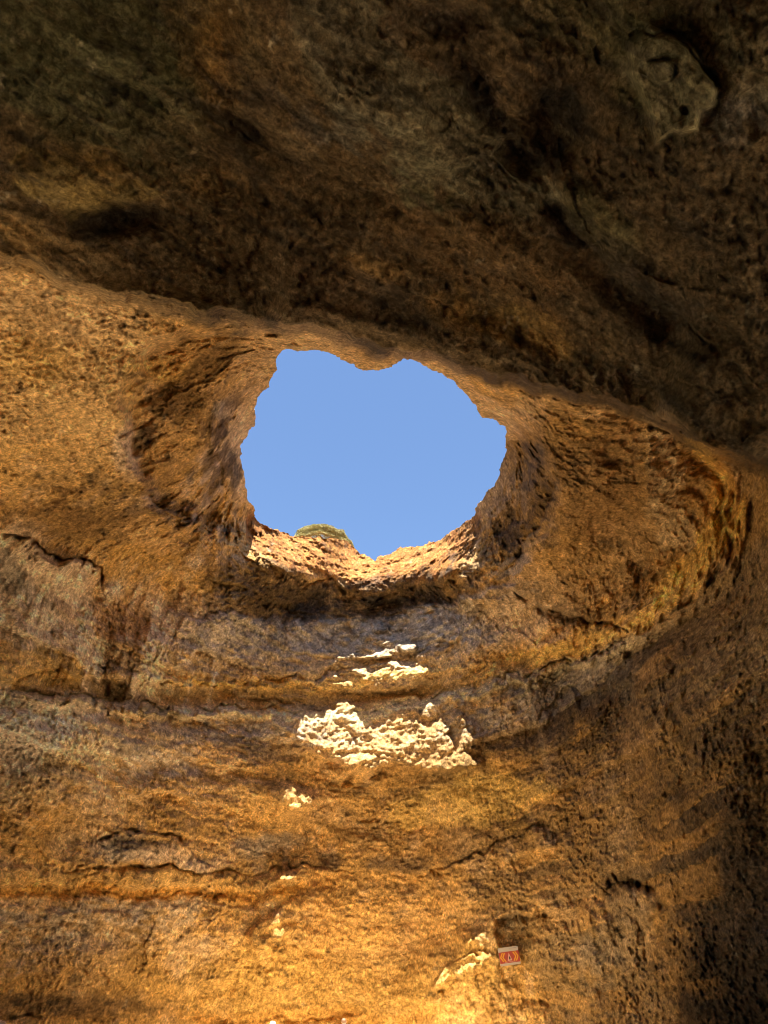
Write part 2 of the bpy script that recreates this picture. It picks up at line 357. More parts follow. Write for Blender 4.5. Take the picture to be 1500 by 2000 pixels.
# on the near arch the grain runs diagonally
c_, s__ = math.cos(R(-33)), math.sin(R(-33))
diag = np.stack([(P0[:, 0] * c_ - P0[:, 1] * s__ * 0.3), (P0[:, 0] * s__ + P0[:, 1] * c_) * 1.7, P0[:, 2] * 1.3], -1)
Pm = np.where((wallw > 0.5)[:, None], aniso, np.where((ceilw > 0.5)[:, None], diag, P0))
mw = np.clip(np.abs(wallw - 0.5) * 2, 0, 1); 
med_iso = fbm(P0, 1.6, 4, 0.56, 2.0)
med_ani = fbm(aniso, 1.9, 4, 0.56, 6.0)
med_dia = fbm(diag, 1.6, 4, 0.56, 8.0)
med = med_iso * (1 - wallw) * (1 - ceilw) + med_ani * wallw + med_dia * ceilw
ridg = 1 - np.abs(fbm(Pm, 0.9, 3, 0.55, 31.0)) * 2.4
# honeycomb pits
pitw = np.clip(0.45 * ceilw + blobm(620,545,180,60,8,0.6) + blobm(430,500,60,30,0,.6) * .6 + blobm(1000,600,160,50,20,.6) * .7 + blobm(1150,740,160,30,12,.6) * .6, 0, 1)
pn = noise(P0, 0.33, 5.0) * 0.6 + noise(P0, 0.2, 9.0) * 0.5
rough = (0.25 + 0.85 * sstep(-0.25, 0.35, fbm(P0, 3.0, 3, 0.55, 40.0))) * (1 - 0.45 * ceilw)
smooth_band = np.clip(blobm(700,1370,420,26,-2,.5) + blobm(1120,1275,150,22,-18,.5) + blobm(600,1960,420,34,0,.5) + blobm(420,1375,200,20,4,.5), 0, 1) * front
gi, gw = polym(914, 742, .3907, GOLD_BAND, 26); smooth_band[gi] = np.maximum(smooth_band[gi], gw); calm = np.ones(len(D)); calm[gi] = 1 - 0.75 * gw; calm *= 1 - 0.75 * blobm(1440, 960, 60, 130, -8, .5)
rough = rough * (1 - 0.65 * smooth_band) * calm
tb = QY + 9 * w3 - np.interp(QX, [-400, 0, 250, 400, 600, 700, 850, 1000, 1100, 1235, 1500, 1800], [1330, 1350, 1382, 1392, 1397, 1388, 1366, 1326, 1300, 1256, 1150, 1050])
tl = QY + 8 * w3 - np.interp(QX, [-400, 100, 300, 440, 620, 760, 880, 960, 1100, 1500], [1700, 1694, 1697, 1702, 1694, 1700, 1708, 1664, 1602, 1540])
def bnd(t, a, b, x0, x1, sf=7.0, sx=60.0):
    return sstep(a - sf, a + sf, t) * (1 - sstep(b - sf, b + sf, t)) * sstep(x0 - sx, x0 + sx, QX) * (1 - sstep(x1 - sx, x1 + sx, QX)) * front
bandk = 1 - 0.9 * blobm(745, 1430, 190, 95, 2, 0.3, use=None)
disp += bandk * (0.42 * bnd(tb, -185, -70, 300, 1000) - 0.34 * bnd(tb, -46, -8, 100, 1150) + 0.28 * bnd(tb, -66, -46, 150, 950) + 0.34 * bnd(tb, -6, 12, -200, 1250) - 0.36 * bnd(tb, 14, 40, 0, 1050, 10) + 0.25 * bnd(tb, 60, 100, 0, 620, 8) + 0.2 * bnd(tb, 130, 170, 250, 1100, 10))
disp += 0.25 * bnd(tl, 2, 30, 0, 700) - 0.2 * bnd(tl, 32, 50, -200, 600) + 0.2 * bnd(tl, -40, -14, 600, 1150, 10)
flute = fbm(P0 * np.array([1, 1, 0.22], np.float32), 1.1, 4, 0.6, 71.0)
leftw = bnd(QY, 1000, 1390, -300, 480, 60)
disp += 0.5 * flute * leftw + 0.08 * flute * bnd(QY, 1500, 2100, 900, 2000, 100)
zb = P0[:, 2] / 1.55 + 0.55 * fbm(P0, 4.0, 3, 0.5, 61.0) + 0.12 * w3
fz = zb - np.floor(zb); bed = (sstep(0.0, 0.12, fz) * (1 - fz) ** 0.8)
zb2 = P0[:, 2] / 0.47 + 0.9 * fbm(P0, 3.0, 3, 0.5, 63.0) + 0.25 * w3; fz2 = zb2 - np.floor(zb2)
bedm = sstep(-0.1, 0.2, fbm(P0, 3.5, 2, 0.5, 67.0))
disp += 0.10 * sstep(0.0, 0.2, fz2) * (1 - fz2) * wallw * bedm * (1 - 0.5 * smooth_band)
disp += 0.42 * bed * wallw * (0.35 + 0.65 * sstep(-0.2, 0.25, fbm(P0, 2.5, 2, 0.5, 66.0))) * (1 - 0.5 * smooth_band)
wp = np.stack([w3, w4, w1], -1) * 0.55
vein = 1 - np.abs(fbm(Pm + wp, 0.75, 3, 0.6, 201.0)) * 3.2; vein = np.clip(vein, 0, 1)
vein2 = np.clip(1 - np.abs(fbm(Pm + wp * .5, 0.28, 2, 0.6, 211.0)) * 3.0, 0, 1)
pop = np.abs(noise(P0, 0.30, 221.0)) + 0.6 * np.abs(noise(P0, 0.16, 231.0))
fine = 0.085 * fbm(Pm, 0.42, 3, 0.62, 12.0)
crust = noise(P0, 0.17, 77.0); crust2 = noise(P0, 0.10, 79.0)
farl0 = sstep(1000, 1040, PY) * (1 - sstep(1150, 1180, PY)) * (PX > 460) * (PX < 960) * (d_ < 120)
rough = rough * (1 - 0.2 * farl0)
disp += big + 0.36 * med * (1 - 0.35 * ceilw) * calm + rough * (0.10 * ridg + fine * 2.0 + 0.055 * crust + 0.035 * crust2 + 0.07 * vein + 0.05 * vein2 - 0.08 * pop)
pm_ = sstep(-0.15, 0.25, fbm(P0, 2.4, 3, 0.55, 805.0))
disp -= calm * (1 - smooth_band) * (1 - 0.35 * ceilw) * 0.6 * (0.14 * pm_ * sstep(0.34, 0.5, noise(P0, 0.55, 801.0)) + 0.09 * sstep(0.3, 0.5, noise(P0, 0.26, 803.0)) * (1 - 0.5 * pm_))
disp += 0.05 * rough * noise(P0, 0.13, 240.0) * (1 + 0.4 * (1 - ceilw))
disp -= pitw * 0.10 * sstep(0.0, 0.5, -pn)
disp *= np.where(front, 1.0, 0.8)

# the lip is thin towards the sky
dh = np.where(front, d_, 1e3)
farlip = sstep(1000, 1040, PY) * (1 - sstep(1150, 1180, PY)) * (dh < 120)
disp *= 0.45 + 0.55 * sstep(0, 45, dh) + 0.35 * farlip * (1 - sstep(0, 45, dh))
disp += farlip * (0.4 * fbm(P0, 0.9, 6, 0.68, 333.0) + 0.06 * bed)

# --- the far wall stands just behind the sheet of sunlight; bosses reach into it
def rimpt(pts, z):
    d = pix_dir([p[0] for p in pts], [p[1] for p in pts]); return CAM + d * (z / d[:, 2])[:, None]
near_i = [k for k, p in enumerate(HOLE) if not (p[1] > 1000 and 480 < p[0] < 940)]
# walk the near/side silhouette from the right-hand end of the throat round to its left-hand end
seq = HOLE[HOLE.index((925,1006)):] + HOLE[:HOLE.index((925,1006))]
seq = [p for p in seq if not (p[1] > 995 and 480 < p[0] < 960)]
L3 = []
for (a, b) in THROAT:                       # left to right along the far lip
    d = pix_dir(a, b)[None]; j_ = np.argsort((PX - a) ** 2 + (PY - b) ** 2)[:40]; L3.append(CAM + (d * (fF(d) - disp[j_].mean())[:, None])[0])
for (a, b) in HOLE[HOLE.index((976,932))::-1] + HOLE[:HOLE.index((484,973)) - 1:-1]:
    d = pix_dir(a, b)[None]; j_ = np.argsort((PX - a) ** 2 + (PY - b) ** 2)[:40]; L3.append(CAM + (d * (fF(d) - disp[j_].mean())[:, None])[0])
L3 = np.array(L3)
L2 = L3[:, :2] - SDIR[:2] * (L3[:, 2] / SDIR[2])[:, None]
for _ in range(3):
    L2 = np.stack([0.75 * L2 + 0.25 * np.roll(L2, -1, 0), 0.25 * L2 + 0.75 * np.roll(L2, -1, 0)], 1).reshape(-1, 2)
lipx = np.linspace(-8, 8, 161); far = L2[L2[:, 1] > 25.0]
lipy = np.array([far[np.abs(far[:, 0] - x) < 0.5, 1].max() if (np.abs(far[:, 0] - x) < 0.5).any() else np.nan for x in lipx])
okl = ~np.isnan(lipy); lipy = np.interp(lipx, lipx[okl], lipy[okl])
for k_ in range(len(lipx)):
    if abs(lipx[k_]) > 3.9: lipy[k_] = max(lipy[k_], np.interp(math.copysign(3.9, lipx[k_]), lipx, lipy) - 0.55 * (abs(lipx[k_]) - 3.9))
kk = np.exp(-np.linspace(-2, 2, 17) ** 2); kk /= kk.sum(); lipy = np.convolve(np.pad(lipy, 8, 'edge'), kk, 'valid')
def margin(P):      # metres in front of (+) or behind (-) the sheet of sunlight that comes over the far lip
    Xw = P[:, 0] - SDIR[0] * P[:, 2] / SDIR[2]; Yw = P[:, 1] - SDIR[1] * P[:, 2] / SDIR[2]
    return np.interp(Xw, lipx, lipy) - Yw - (0.40 + 0.055 * np.clip(15.5 - P[:, 2], 0, 14))
win = np.nonzero((PX > 330) & (PX < 1150) & (PY > 1165) & (PY < 2080) & (D[:, 2] > -0.03))[0]
T = np.full(len(D), -0.95)
def target(val, *a, slope=0.12, **k):
    global T
    if val > 0: val += 0.06 + (0.3 if a[1] > 1600 else 0)
    m = blobm(*a, **k); T = T * (1 - m) + (val + (slope * np.clip((PY - a[1]) / a[3], -1.3, 1.3) if val > 0 else 0)) * m
target(-0.30, 745, 1440, 250, 120, 3, soft=0.7)
target(-0.28, 765, 1300, 110, 60, -4, soft=0.7)
target(-0.05, 565, 1550, 80, 50, 5, soft=0.7)
target(-0.0, 530, 1815, 120, 90, -30, soft=0.7)
target(-0.05, 880, 1920, 120, 60, -38, soft=0.7)
target(0.80, 745, 1440, 176, 68, 3, soft=0.3, slope=0.5)
target(0.34, 770, 1385, 110, 22, -4, soft=0.3)
target(0.62, 635, 1440, 66, 48, 10, soft=0.3, slope=0.4)
target(1.1, 850, 1490, 76, 22, 6, soft=0.3, slope=.2)
target(0.6, 775, 1322, 66, 30, -4, soft=0.3, slope=.22)
target(0.30, 730, 1306, 34, 9, -4, soft=0.3)
target(0.18, 735, 1278, 26, 6, 0, soft=0.3)
target(0.12, 795, 1258, 14, 8, 0, soft=0.3)
target(0.55, 565, 1550, 54, 26, 5, soft=0.3, slope=.2)
target(0.16, 740, 1524, 24, 7, 0, soft=0.3)
target(0.12, 676, 1536, 10, 5, 0, soft=0.3)
target(0.16, 655, 1500, 24, 16, 0, soft=0.3)
target(0.14, 556, 1420, 16, 9, 0, soft=0.3)
target(0.12, 900, 1440, 16, 26, 0, soft=0.3)
target(0.2, 558, 1714, 16, 8, -10, soft=0.3)
target(0.3, 520, 1826, 44, 36, -30, soft=0.3, slope=.3)
target(0.15, 560, 1785, 40, 16, -35, soft=0.3)
target(0.15, 540, 1862, 22, 12, 50, soft=0.3)
target(0.16, 522, 1828, 10, 8, 0, soft=0.3)
target(0.55, 898, 1902, 62, 17, -38, soft=0.3, slope=.35)
target(0.30, 856, 1958, 14, 12, 20, soft=0.3)
dm = disp[win].mean(); print('mean disp', dm, 'lip', lipy[::20].round(2))
P1 = CAM + D[win] * (rad[win] - dm)[:, None]
m0 = margin(P1); m1 = margin(CAM + D[win] * (rad[win] - dm - 0.3)[:, None])
g = np.clip((m1 - m0) / 0.3, 0.6, 1.2); lat = np.abs(P1[:, 0] - SDIR[0] * P1[:, 2] / SDIR[2])
T[win] += 0.16 * (fbm(P0[win], 0.9, 4, 0.65, 301.0) * 1.5)
wgt = (1 - sstep(4.6, 8.0, lat)) * sstep(1165, 1215, PY[win])
# where the plain wall already lies well outside the sunlight leave it alone
need = np.clip((T[win] - m0) / g, -3, 2.5)
rad[win] = rad[win] - need * wgt
patch_ = sstep(-0.2, 0.2, T[win]) * wgt; damp = np.ones(len(D)); damp[win] = 1 - 0.45 * wgt - 0.25 * patch_
disp -= big * (1 - damp) * 2.0
disp *= damp
disp[win] += patch_ * (0.06 * np.abs(noise(P0[win], 0.34, 601.0)) + 0.055 * noise(P0[win], 0.17, 602.0) - 0.04)

rad = rad - disp
P = CAM + D * rad[:, None]

# ------------------------------------------------------------------ rock colours (the stone's own tones, with some light and shade painted in)
OCH = np.array([.65,.385,.13]); TAN = np.array([.71,.475,.25]); PNK = np.array([.66,.49,.35]); GRY = np.array([.36,.32,.275]); DRK = np.array([.060,.043,.030])
YEL = np.array([.72,.435,.12]); ORG = np.array([.62,.30,.06]); RED = np.array([.36,.145,.04]); GRN = np.array([.17,.165,.075]); BRN = np.array([.24,.14,.05]); PAL = np.array([.70,.60,.42]); DBR = np.array([.13,.078,.038])
C = np.tile(OCH, (len(D), 1))
def paint(colr, m, amt=1.0):
    global C
    m = np.clip(m * amt, 0, 1)[:, None]; C = C * (1 - m) + colr * m
n_a = fbm(P0, 3.5, 4, 0.55, 101.0); n_b = fbm(Pm, 1.3, 4, 0.6, 111.0); n_c = fbm(Pm, 0.5, 4, 0.65, 121.0); n_d = fbm(P0, 1.1, 4, 0.6, 131.0)
paint(TAN, sstep(-0.05, 0.35, n_a), 0.7); paint(BRN, sstep(0.02, 0.4, n_b), 0.55)
paint(PNK, sstep(0.05, 0.4, n_d), 0.35)
BN = n_c + 0.6 * n_b
wC = sstep(-1.15, -0.35, s + 0.5 * n_c)  # dark arch paint runs past the ridge, so the shade line lies in the colour
# near arch: grey-brown, algae-stained stone, with its shade painted in as well
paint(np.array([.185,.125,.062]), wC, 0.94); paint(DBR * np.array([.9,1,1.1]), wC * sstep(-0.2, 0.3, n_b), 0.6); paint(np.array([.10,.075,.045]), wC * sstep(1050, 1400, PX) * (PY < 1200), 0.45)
def B(colr, amt, cx, cy, rx, ry, an=0, soft=0.5, tex=None):
    m = blobm(cx, cy, rx, ry, an, soft); amt = amt ** 0.7
    if tex is not None: m = m * tex
    paint(colr, m, amt)
tA = sstep(-0.25, 0.25, n_c); tB = sstep(-0.05, 0.25, n_b + 0.5 * n_c); tC = sstep(-0.3, 0.1, n_d)
B(GRN, .8, 110, 90, 260, 150, 35, .6); B(GRN, .6, 330, 60, 150, 120, 20, .6); B(GRY, .5, 700, 190, 120, 170, -25, .6, tB); B(GRN, .5, 800, 330, 160, 80, 35, .6, tB)
B(BRN, .8, 440, 110, 40, 120, 5, .6); B(ORG, .2, 400, 90, 30, 80, 0, .6)
B(YEL, .38, 120, 350, 100, 60, 10, .4, tC); B(YEL, .42, 255, 375, 60, 26, 5, .4, tC); B(OCH, .5, 410, 350, 60, 26, 10, .5, tA); B(DRK, .7, 230, 430, 80, 34, 0, .5); B(YEL, .25, 200, 320, 60, 40, 0, .5, tA)
B(GRN, .6, 1310, 150, 100, 100, 25, .4); B(DRK, .5, 1260, 60, 90, 16, 15, .5); B(DRK, .6, 1395, 130, 16, 60, -20, .5); B(PAL, .12, 1250, 130, 40, 40, 0, .4)
B(GRY, .4, 1430, 190, 90, 90, 0, .5, tB); B(GRN, .5, 1200, 60, 180, 60, 10, .6)
B(DRK, .7, 1100, 230, 60, 90, 0, .5); B(DRK, .6, 930, 160, 80, 40, 50, .5); B(DRK, .75, 1020, 300, 50, 30, 30, .4); B(DRK, .5, 870, 40, 90, 40, 0, .6); B(DRK, .6, 1100, 420, 36, 50, -30, .4)
B(GRN, .45, 1180, 440, 50, 90, -30, .5); B(DRK, .5, 1200, 560, 170, 60, 33, .6); B(ORG, .15, 1050, 640, 60, 40, 30, .6)
B(YEL, .35, 1060, 660, 70, 26, 25, .5, tA); B(OCH, .55, 880, 600, 40, 30, 0, .5, tC); B(OCH, .4, 960, 640, 120, 30, 20, .6, tA); B(DBR, .7, 1080, 745, 120, 24, 10, .5, tB)
B(DBR, .6, 600, 560, 220, 60, 8, .5); B(OCH, .3, 730, 520, 60, 20, 20, .5)
B(OCH, .5, 20, 470, 90, 40, 10, .6)
# left vault
B(np.array([.67,.43,.19]), .9, 140, 720, 250, 170, 20, .7); B(TAN, .5, 120, 600, 160, 50, 18, .6); B(YEL, .3, 60, 700, 60, 50, 0, .6); B(BRN, .5, 60, 600, 60, 30, 10, .5, tA)
B(BRN, .75, 345, 770, 60, 45, -15, .3); B(YEL, .5, 320, 720, 60, 22, -10, .4); B(YEL, .4, 260, 770, 16, 70, 10, .5); B(BRN, .6, 410, 700, 50, 24, -30, .4)
B(DRK, .7, 285, 850, 20, 24, 0, .4); B(DRK, .55, 430, 830, 30, 70, 5, .5, tA); B(DRK, .6, 495, 760, 20, 30, 30, .5, tA); B(GRY, .5, 440, 800, 26, 20, 0, .5); B(TAN, .7, 470, 880, 26, 120, 0, .5)
B(DRK, .75, 455, 920, 12, 40, 0, .4); B(PNK, .7, 400, 940, 30, 70, 20, .5, tC); B(PNK, .6, 245, 880, 22, 60, 0, .5); B(BRN, .6, 320, 930, 50, 60, 20, .6, tA)
B(TAN, .6, 500, 690, 50, 40, -30, .5); B(TAN, .5, 600, 660, 120, 26, 8, .5)
# left wall
B(DRK, .55, 190, 970, 130, 40, 8, .5, tA); B(ORG, .4, 150, 1000, 160, 40, 20, .6, tB); B(OCH, .5, 250, 1080, 120, 40, 20, .6); B(DRK, .5, 420, 1090, 80, 26, 20, .5, tA)
B(GRY, .75, 30, 1130, 60, 40, 20, .5, tC); B(GRY, .75, 105, 1190, 42, 24, 10, .5, tC); B(PNK, .75, 110, 1110, 40, 110, -35, .5); B(PNK, .8, 100, 1230, 120, 60, 15, .5, tC); B(PNK, .6, 40, 1260, 60, 40, 0, .5)
B(YEL, .5, 70, 1320, 80, 30, -10, .6); B(BRN, .8, 240, 1320, 26, 60, 0, .3); B(BRN, .6, 250, 1210, 60, 24, 0, .4); B(PNK, .7, 300, 1290, 36, 55, 10, .5, tC); B(PNK, .5, 350, 1190, 70, 60, 30, .6, tC)
B(ORG, .4, 90, 1300, 80, 16, -10, .5); B(PNK, .9, 100, 1420, 140, 46, 3, .5, tC); B(PNK, .6, 30, 1440, 60, 80, 0, .5); B(GRY, .4, 90, 1400, 30, 20, 0, .5)
B(GRY, .65, 420, 1230, 80, 24, -5, .5, tC); B(GRY, .75, 700, 1230, 220, 34, 0, .5, tC); B(PNK, .5, 560, 1250, 180, 30, 4, .5, tC); B(GRY, .6, 430, 1300, 90, 22, 0, .5, tA); B(GRY, .5, 900, 1250, 120, 30, -6, .5, tC)
B(DRK, .7, 700, 1170, 240, 26, -2, .5, tC); B(DRK, .65, 560, 1150, 90, 32, 12, .5, tA); B(DRK, .5, 420, 1210, 50, 20, 0, .5, tA)  # shade under the overhanging far lip, put into the colour
B(YEL, .55, 560, 1330, 260, 16, -4, .5); B(YEL, .5, 860, 1350, 200, 18, -16, .5); B(ORG, .3, 560, 1322, 120, 8, 0, .5); B(TAN, .7, 620, 1385, 330, 16, -2, .5); B(YEL, .4, 330, 1350, 120, 20, 3, .5)
B(GRY, .4, 430, 1420, 160, 16, 4, .5, tA); B(PNK, .6, 250, 1450, 170, 26, 4, .5, tA); B(GRY, .4, 500, 1430, 70, 40, 0, .6, tC); B(OCH, .6, 500, 1560, 200, 60, 0, .6)
B(DRK, .55, 780, 1550, 180, 26, 4, .5, tB); B(DRK, .45, 700, 1590, 160, 30, 0, .5, tA); B(TAN, .35, 740, 1440, 190, 62, 4, .5)
B(BRN, .4, 550, 1480, 60, 30, 0, .5, tA)
# lower wall
B(GRY, .7, 250, 1660, 60, 26, 0, .5); B(PNK, .7, 350, 1680, 90, 20, 8, .5); B(DBR, .6, 270, 1652, 50, 14, 5, .4); B(GRY, .5, 520, 1650, 70, 22, -10, .5); B(DRK, .5, 580, 1690, 90, 16, 5, .5, tA); B(DRK, .5, 720, 1690, 110, 20, 5, .5, tC)
B(ORG, .55, 250, 1745, 330, 14, 1, .5); B(YEL, .45, 300, 1725, 300, 22, 0, .5); B(BRN, .4, 130, 1850, 130, 60, 10, .5, tA); B(GRY, .35, 80, 1800, 110, 40, 0, .5, tC); B(BRN, .5, 270, 1840, 36, 70, 0, .5, tC)
B(PNK, .4, 380, 1880, 60, 40, 0, .5, tC); B(np.array([.50,.30,.085]), .8, 600, 1930, 360, 80, 0, .6); B(np.array([.50,.30,.085]), .7, 880, 1900, 110, 70, -10, .6); B(DBR, .7, 110, 1960, 190, 24, 2, .5); B(ORG, .3, 600, 1985, 240, 16, 0, .5)
B(OCH, .5, 720, 1820, 160, 70, 0, .6); B(DRK, .4, 760, 1775, 60, 12, 0, .5, tA)
# right side
B(BRN, .5, 1080, 900, 40, 90, 10, .5, tA); B(DRK, .6, 1010, 1020, 36, 55, 25, .5, tA); B(DRK, .55, 1060, 980, 20, 50, 20, .5, tA); B(BRN, .5, 1150, 960, 90, 90, 0, .6); B(TAN, .5, 1290, 950, 26, 120, 5, .5, tC)
B(TAN, .4, 1180, 1080, 100, 40, -20, .5, tA); B(ORG, .55, 1400, 960, 36, 110, 0, .5); B(YEL, .75, 1330, 1120, 100, 24, -42, .45); B(YEL, .7, 1120, 1262, 130, 18, -14, .5); B(ORG, .4, 1060, 1240, 60, 24, -5, .5)
B(DRK, .5, 1080, 1150, 110, 18, 8, .5, tA); B(GRY, .5, 1030, 1170, 50, 40, 0, .6, tA); B(PNK, .5, 1000, 1190, 60, 40, 20, .5, tC); B(DBR, .5, 1120, 1195, 60, 16, 5, .5)
B(BRN, .55, 1450, 1150, 90, 260, 5, .6, tB); B(DRK, .5, 1110, 1400, 50, 60, -30, .5, tA); B(GRY, .5, 1060, 1360, 90, 40, -20, .5, tC); B(BRN, .5, 1250, 1300, 60, 60, 0, .6, tA)
B(DRK, .6, 1000, 1500, 90, 60, 0, .6, tA); B(BRN, .6, 1050, 1600, 160, 60, 0, .6, tB); B(DRK, .55, 1350, 1640, 160, 130, 20, .6, tB); B(DRK, .85, 1450, 1800, 130, 190, 0, .5); B(DBR, .6, 1300, 1700, 130, 150, 0, .6, tB); B(DBR, .5, 1460, 1400, 90, 200, 0, .6, tB); B(DRK, .7, 1225, 1722, 44, 14, 0, .6)  # lower right and its pit: shade painted in with the dark stone
B(GRY, .65, 1060, 1790, 110, 26, -2, .5, tC); B(DBR, .6, 1110, 1850, 70, 60, 20, .5, tB); B(GRY, .5, 1180, 1870, 60, 60, 0, .5, tC); B(BRN, .5, 1330, 1900, 110, 80, 0, .5); B(DRK, .8, 1440, 1960, 120, 40, 0, .5); B(TAN, .35, 1240, 1820, 24, 60, -10, .5)
B(ORG, .45, 1280, 1640, 50, 20, 0, .5, tC); B(DRK, .6, 1180, 1960, 60, 20, 10, .5, tA); B(PNK, .8, 1494, 1830, 14, 26, 0, .3)
# sandy red soil at the far lip
fl = (sstep(0, 8, 1180 - PY) * sstep(985, 1015, PY) * (PX > 480) * (PX < 940))
dT, sT, _, _ = poly_dist(PX, PY, THROAT); fl = fl * np.where(sT < 0, 1.0, 1 - sstep(3, 20, dT + 12 * w3))
paint(RED, fl, .97); paint(RED * .55, fl * sstep(.02, .2, n_b), .8); paint(YEL * .5, fl * tA, .3)
# broad tones: brown rock right, pale rock left, their difference in lighting painted in too
B(BRN * 1.25, .55, 1180, 1000, 200, 190, 0, .6); B(BRN, .7, 1330, 1450, 220, 260, 10, .6); B(BRN * 1.1, .5, 1050, 1560, 260, 200, 0, .6); B(DBR, .55, 1420, 1650, 150, 200, 10, .6, tB); B(BRN, .55, 1480, 1000, 70, 200, 0, .5)
B(DBR, .75, 1150, 1450, 130, 90, -20, .6, tB); B(DBR, .6, 1030, 1480, 110, 60, 0, .6, tA); B(YEL * .9, .55, 960, 1560, 90, 50, 20, .6, tC); B(OCH, .4, 950, 1780, 120, 50, 0, .6)
B(np.array([.78,.64,.48]), .7, 80, 1420, 170, 70, 5, .6, tC); B(np.array([.76,.58,.40]), .6, 110, 1200, 110, 110, 20, .6, tC); B(np.array([.74,.56,.38]), .45, 200, 1500, 260, 90, 0, .6, tA); B(np.array([.74,.56,.36]), .5, 170, 1800, 220, 60, 0, .6, tA); B(PAL * .8, .4, 70, 1200, 60, 90, -30, .6, tA); B(PAL * .8, .35, 330, 1290, 40, 50, 10, .5, tA); B(PAL * .8, .3, 180, 1480, 170, 50, 5, .6, tA)
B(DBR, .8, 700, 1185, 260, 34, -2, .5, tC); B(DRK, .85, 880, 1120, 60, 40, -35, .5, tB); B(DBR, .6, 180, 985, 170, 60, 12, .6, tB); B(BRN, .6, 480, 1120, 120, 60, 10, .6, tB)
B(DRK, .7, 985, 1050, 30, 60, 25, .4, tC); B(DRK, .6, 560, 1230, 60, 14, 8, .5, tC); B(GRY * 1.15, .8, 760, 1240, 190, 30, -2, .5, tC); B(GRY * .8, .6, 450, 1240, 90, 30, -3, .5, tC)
B(YEL * .85, .8, 1330, 1120, 105, 26, -44, .4); B(ORG * .9 + YEL * .1, .7, 1415, 990, 30, 90, -8, .45); B(YEL * .8, .7, 1130, 1262, 140, 18, -14, .45); B(DBR, .5, 1130, 1190, 80, 14, 8, .5, tA)
B(BRN, .75, 345, 790, 56, 36, -15, .3); B(BRN, .6, 420, 700, 50, 24, -30, .4); B(DBR, .6, 440, 860, 60, 70, 10, .6, tB)
nt_ = sstep(-0.25, 0.2, n_c + 0.4 * n_d)
paint(DRK, bnd(tb, -250, -192, 420, 900, 12) * (0.55 + 0.45 * nt_), .85); paint(DRK, bnd(tb, -222, -205, 480, 820, 6), .6)  # overhang's shade painted as a dark band below the lip
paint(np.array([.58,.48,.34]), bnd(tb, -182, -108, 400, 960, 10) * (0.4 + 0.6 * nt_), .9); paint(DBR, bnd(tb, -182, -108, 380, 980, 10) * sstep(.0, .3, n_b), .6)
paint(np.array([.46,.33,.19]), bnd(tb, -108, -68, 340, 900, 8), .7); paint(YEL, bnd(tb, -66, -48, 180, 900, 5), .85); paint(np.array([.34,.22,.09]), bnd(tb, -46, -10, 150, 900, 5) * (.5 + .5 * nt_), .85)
paint(np.array([.66,.52,.30]), bnd(tb, -8, 16, -200, 1260, 5), .85); paint(np.array([.42,.35,.28]), bnd(tb, 18, 60, 200, 700, 8) * nt_, .8); paint(np.array([.30,.25,.18]), bnd(tb, 18, 90, 850, 1250, 10) * nt_, .8)
paint(np.array([.76,.60,.45]), bnd(tb, 16, 110, -300, 300, 10) * (.4 + .6 * nt_), .85); paint(BRN, bnd(tb, 110, 160, 300, 1000, 14) * sstep(-.1, .25, n_b), .6)
paint(OCH, bnd(tl, 2, 34, -100, 760, 5), .6); paint(ORG, bnd(tl, 36, 56, -200, 620, 6), .85); paint(np.array([.48,.38,.27]), bnd(tl, 62, 110, -200, 420, 10) * nt_, .65)
paint(DBR, bnd(tl, -28, -4, 560, 1000, 6) * nt_, .8); paint(BRN, bnd(tl, -110, -40, 560, 1100, 14) * sstep(-.1, .2, n_b), .6)
fs = sstep(0.0, 0.35, flute + 0.25 * n_c); paint(np.array([.80,.62,.44]), leftw * fs * sstep(1040, 1120, QY), .8); paint(BRN, leftw * sstep(0.05, 0.4, -flute + 0.2 * n_c), .6)
paint(np.array([.62,.44,.24]), sstep(0.1, 0.4, flute) * bnd(QY, 1250, 2050, 950, 1500, 60), .25); paint(DBR, sstep(0.0, 0.35, -flute) * bnd(QY, 1250, 2050, 950, 1700, 60), .35)
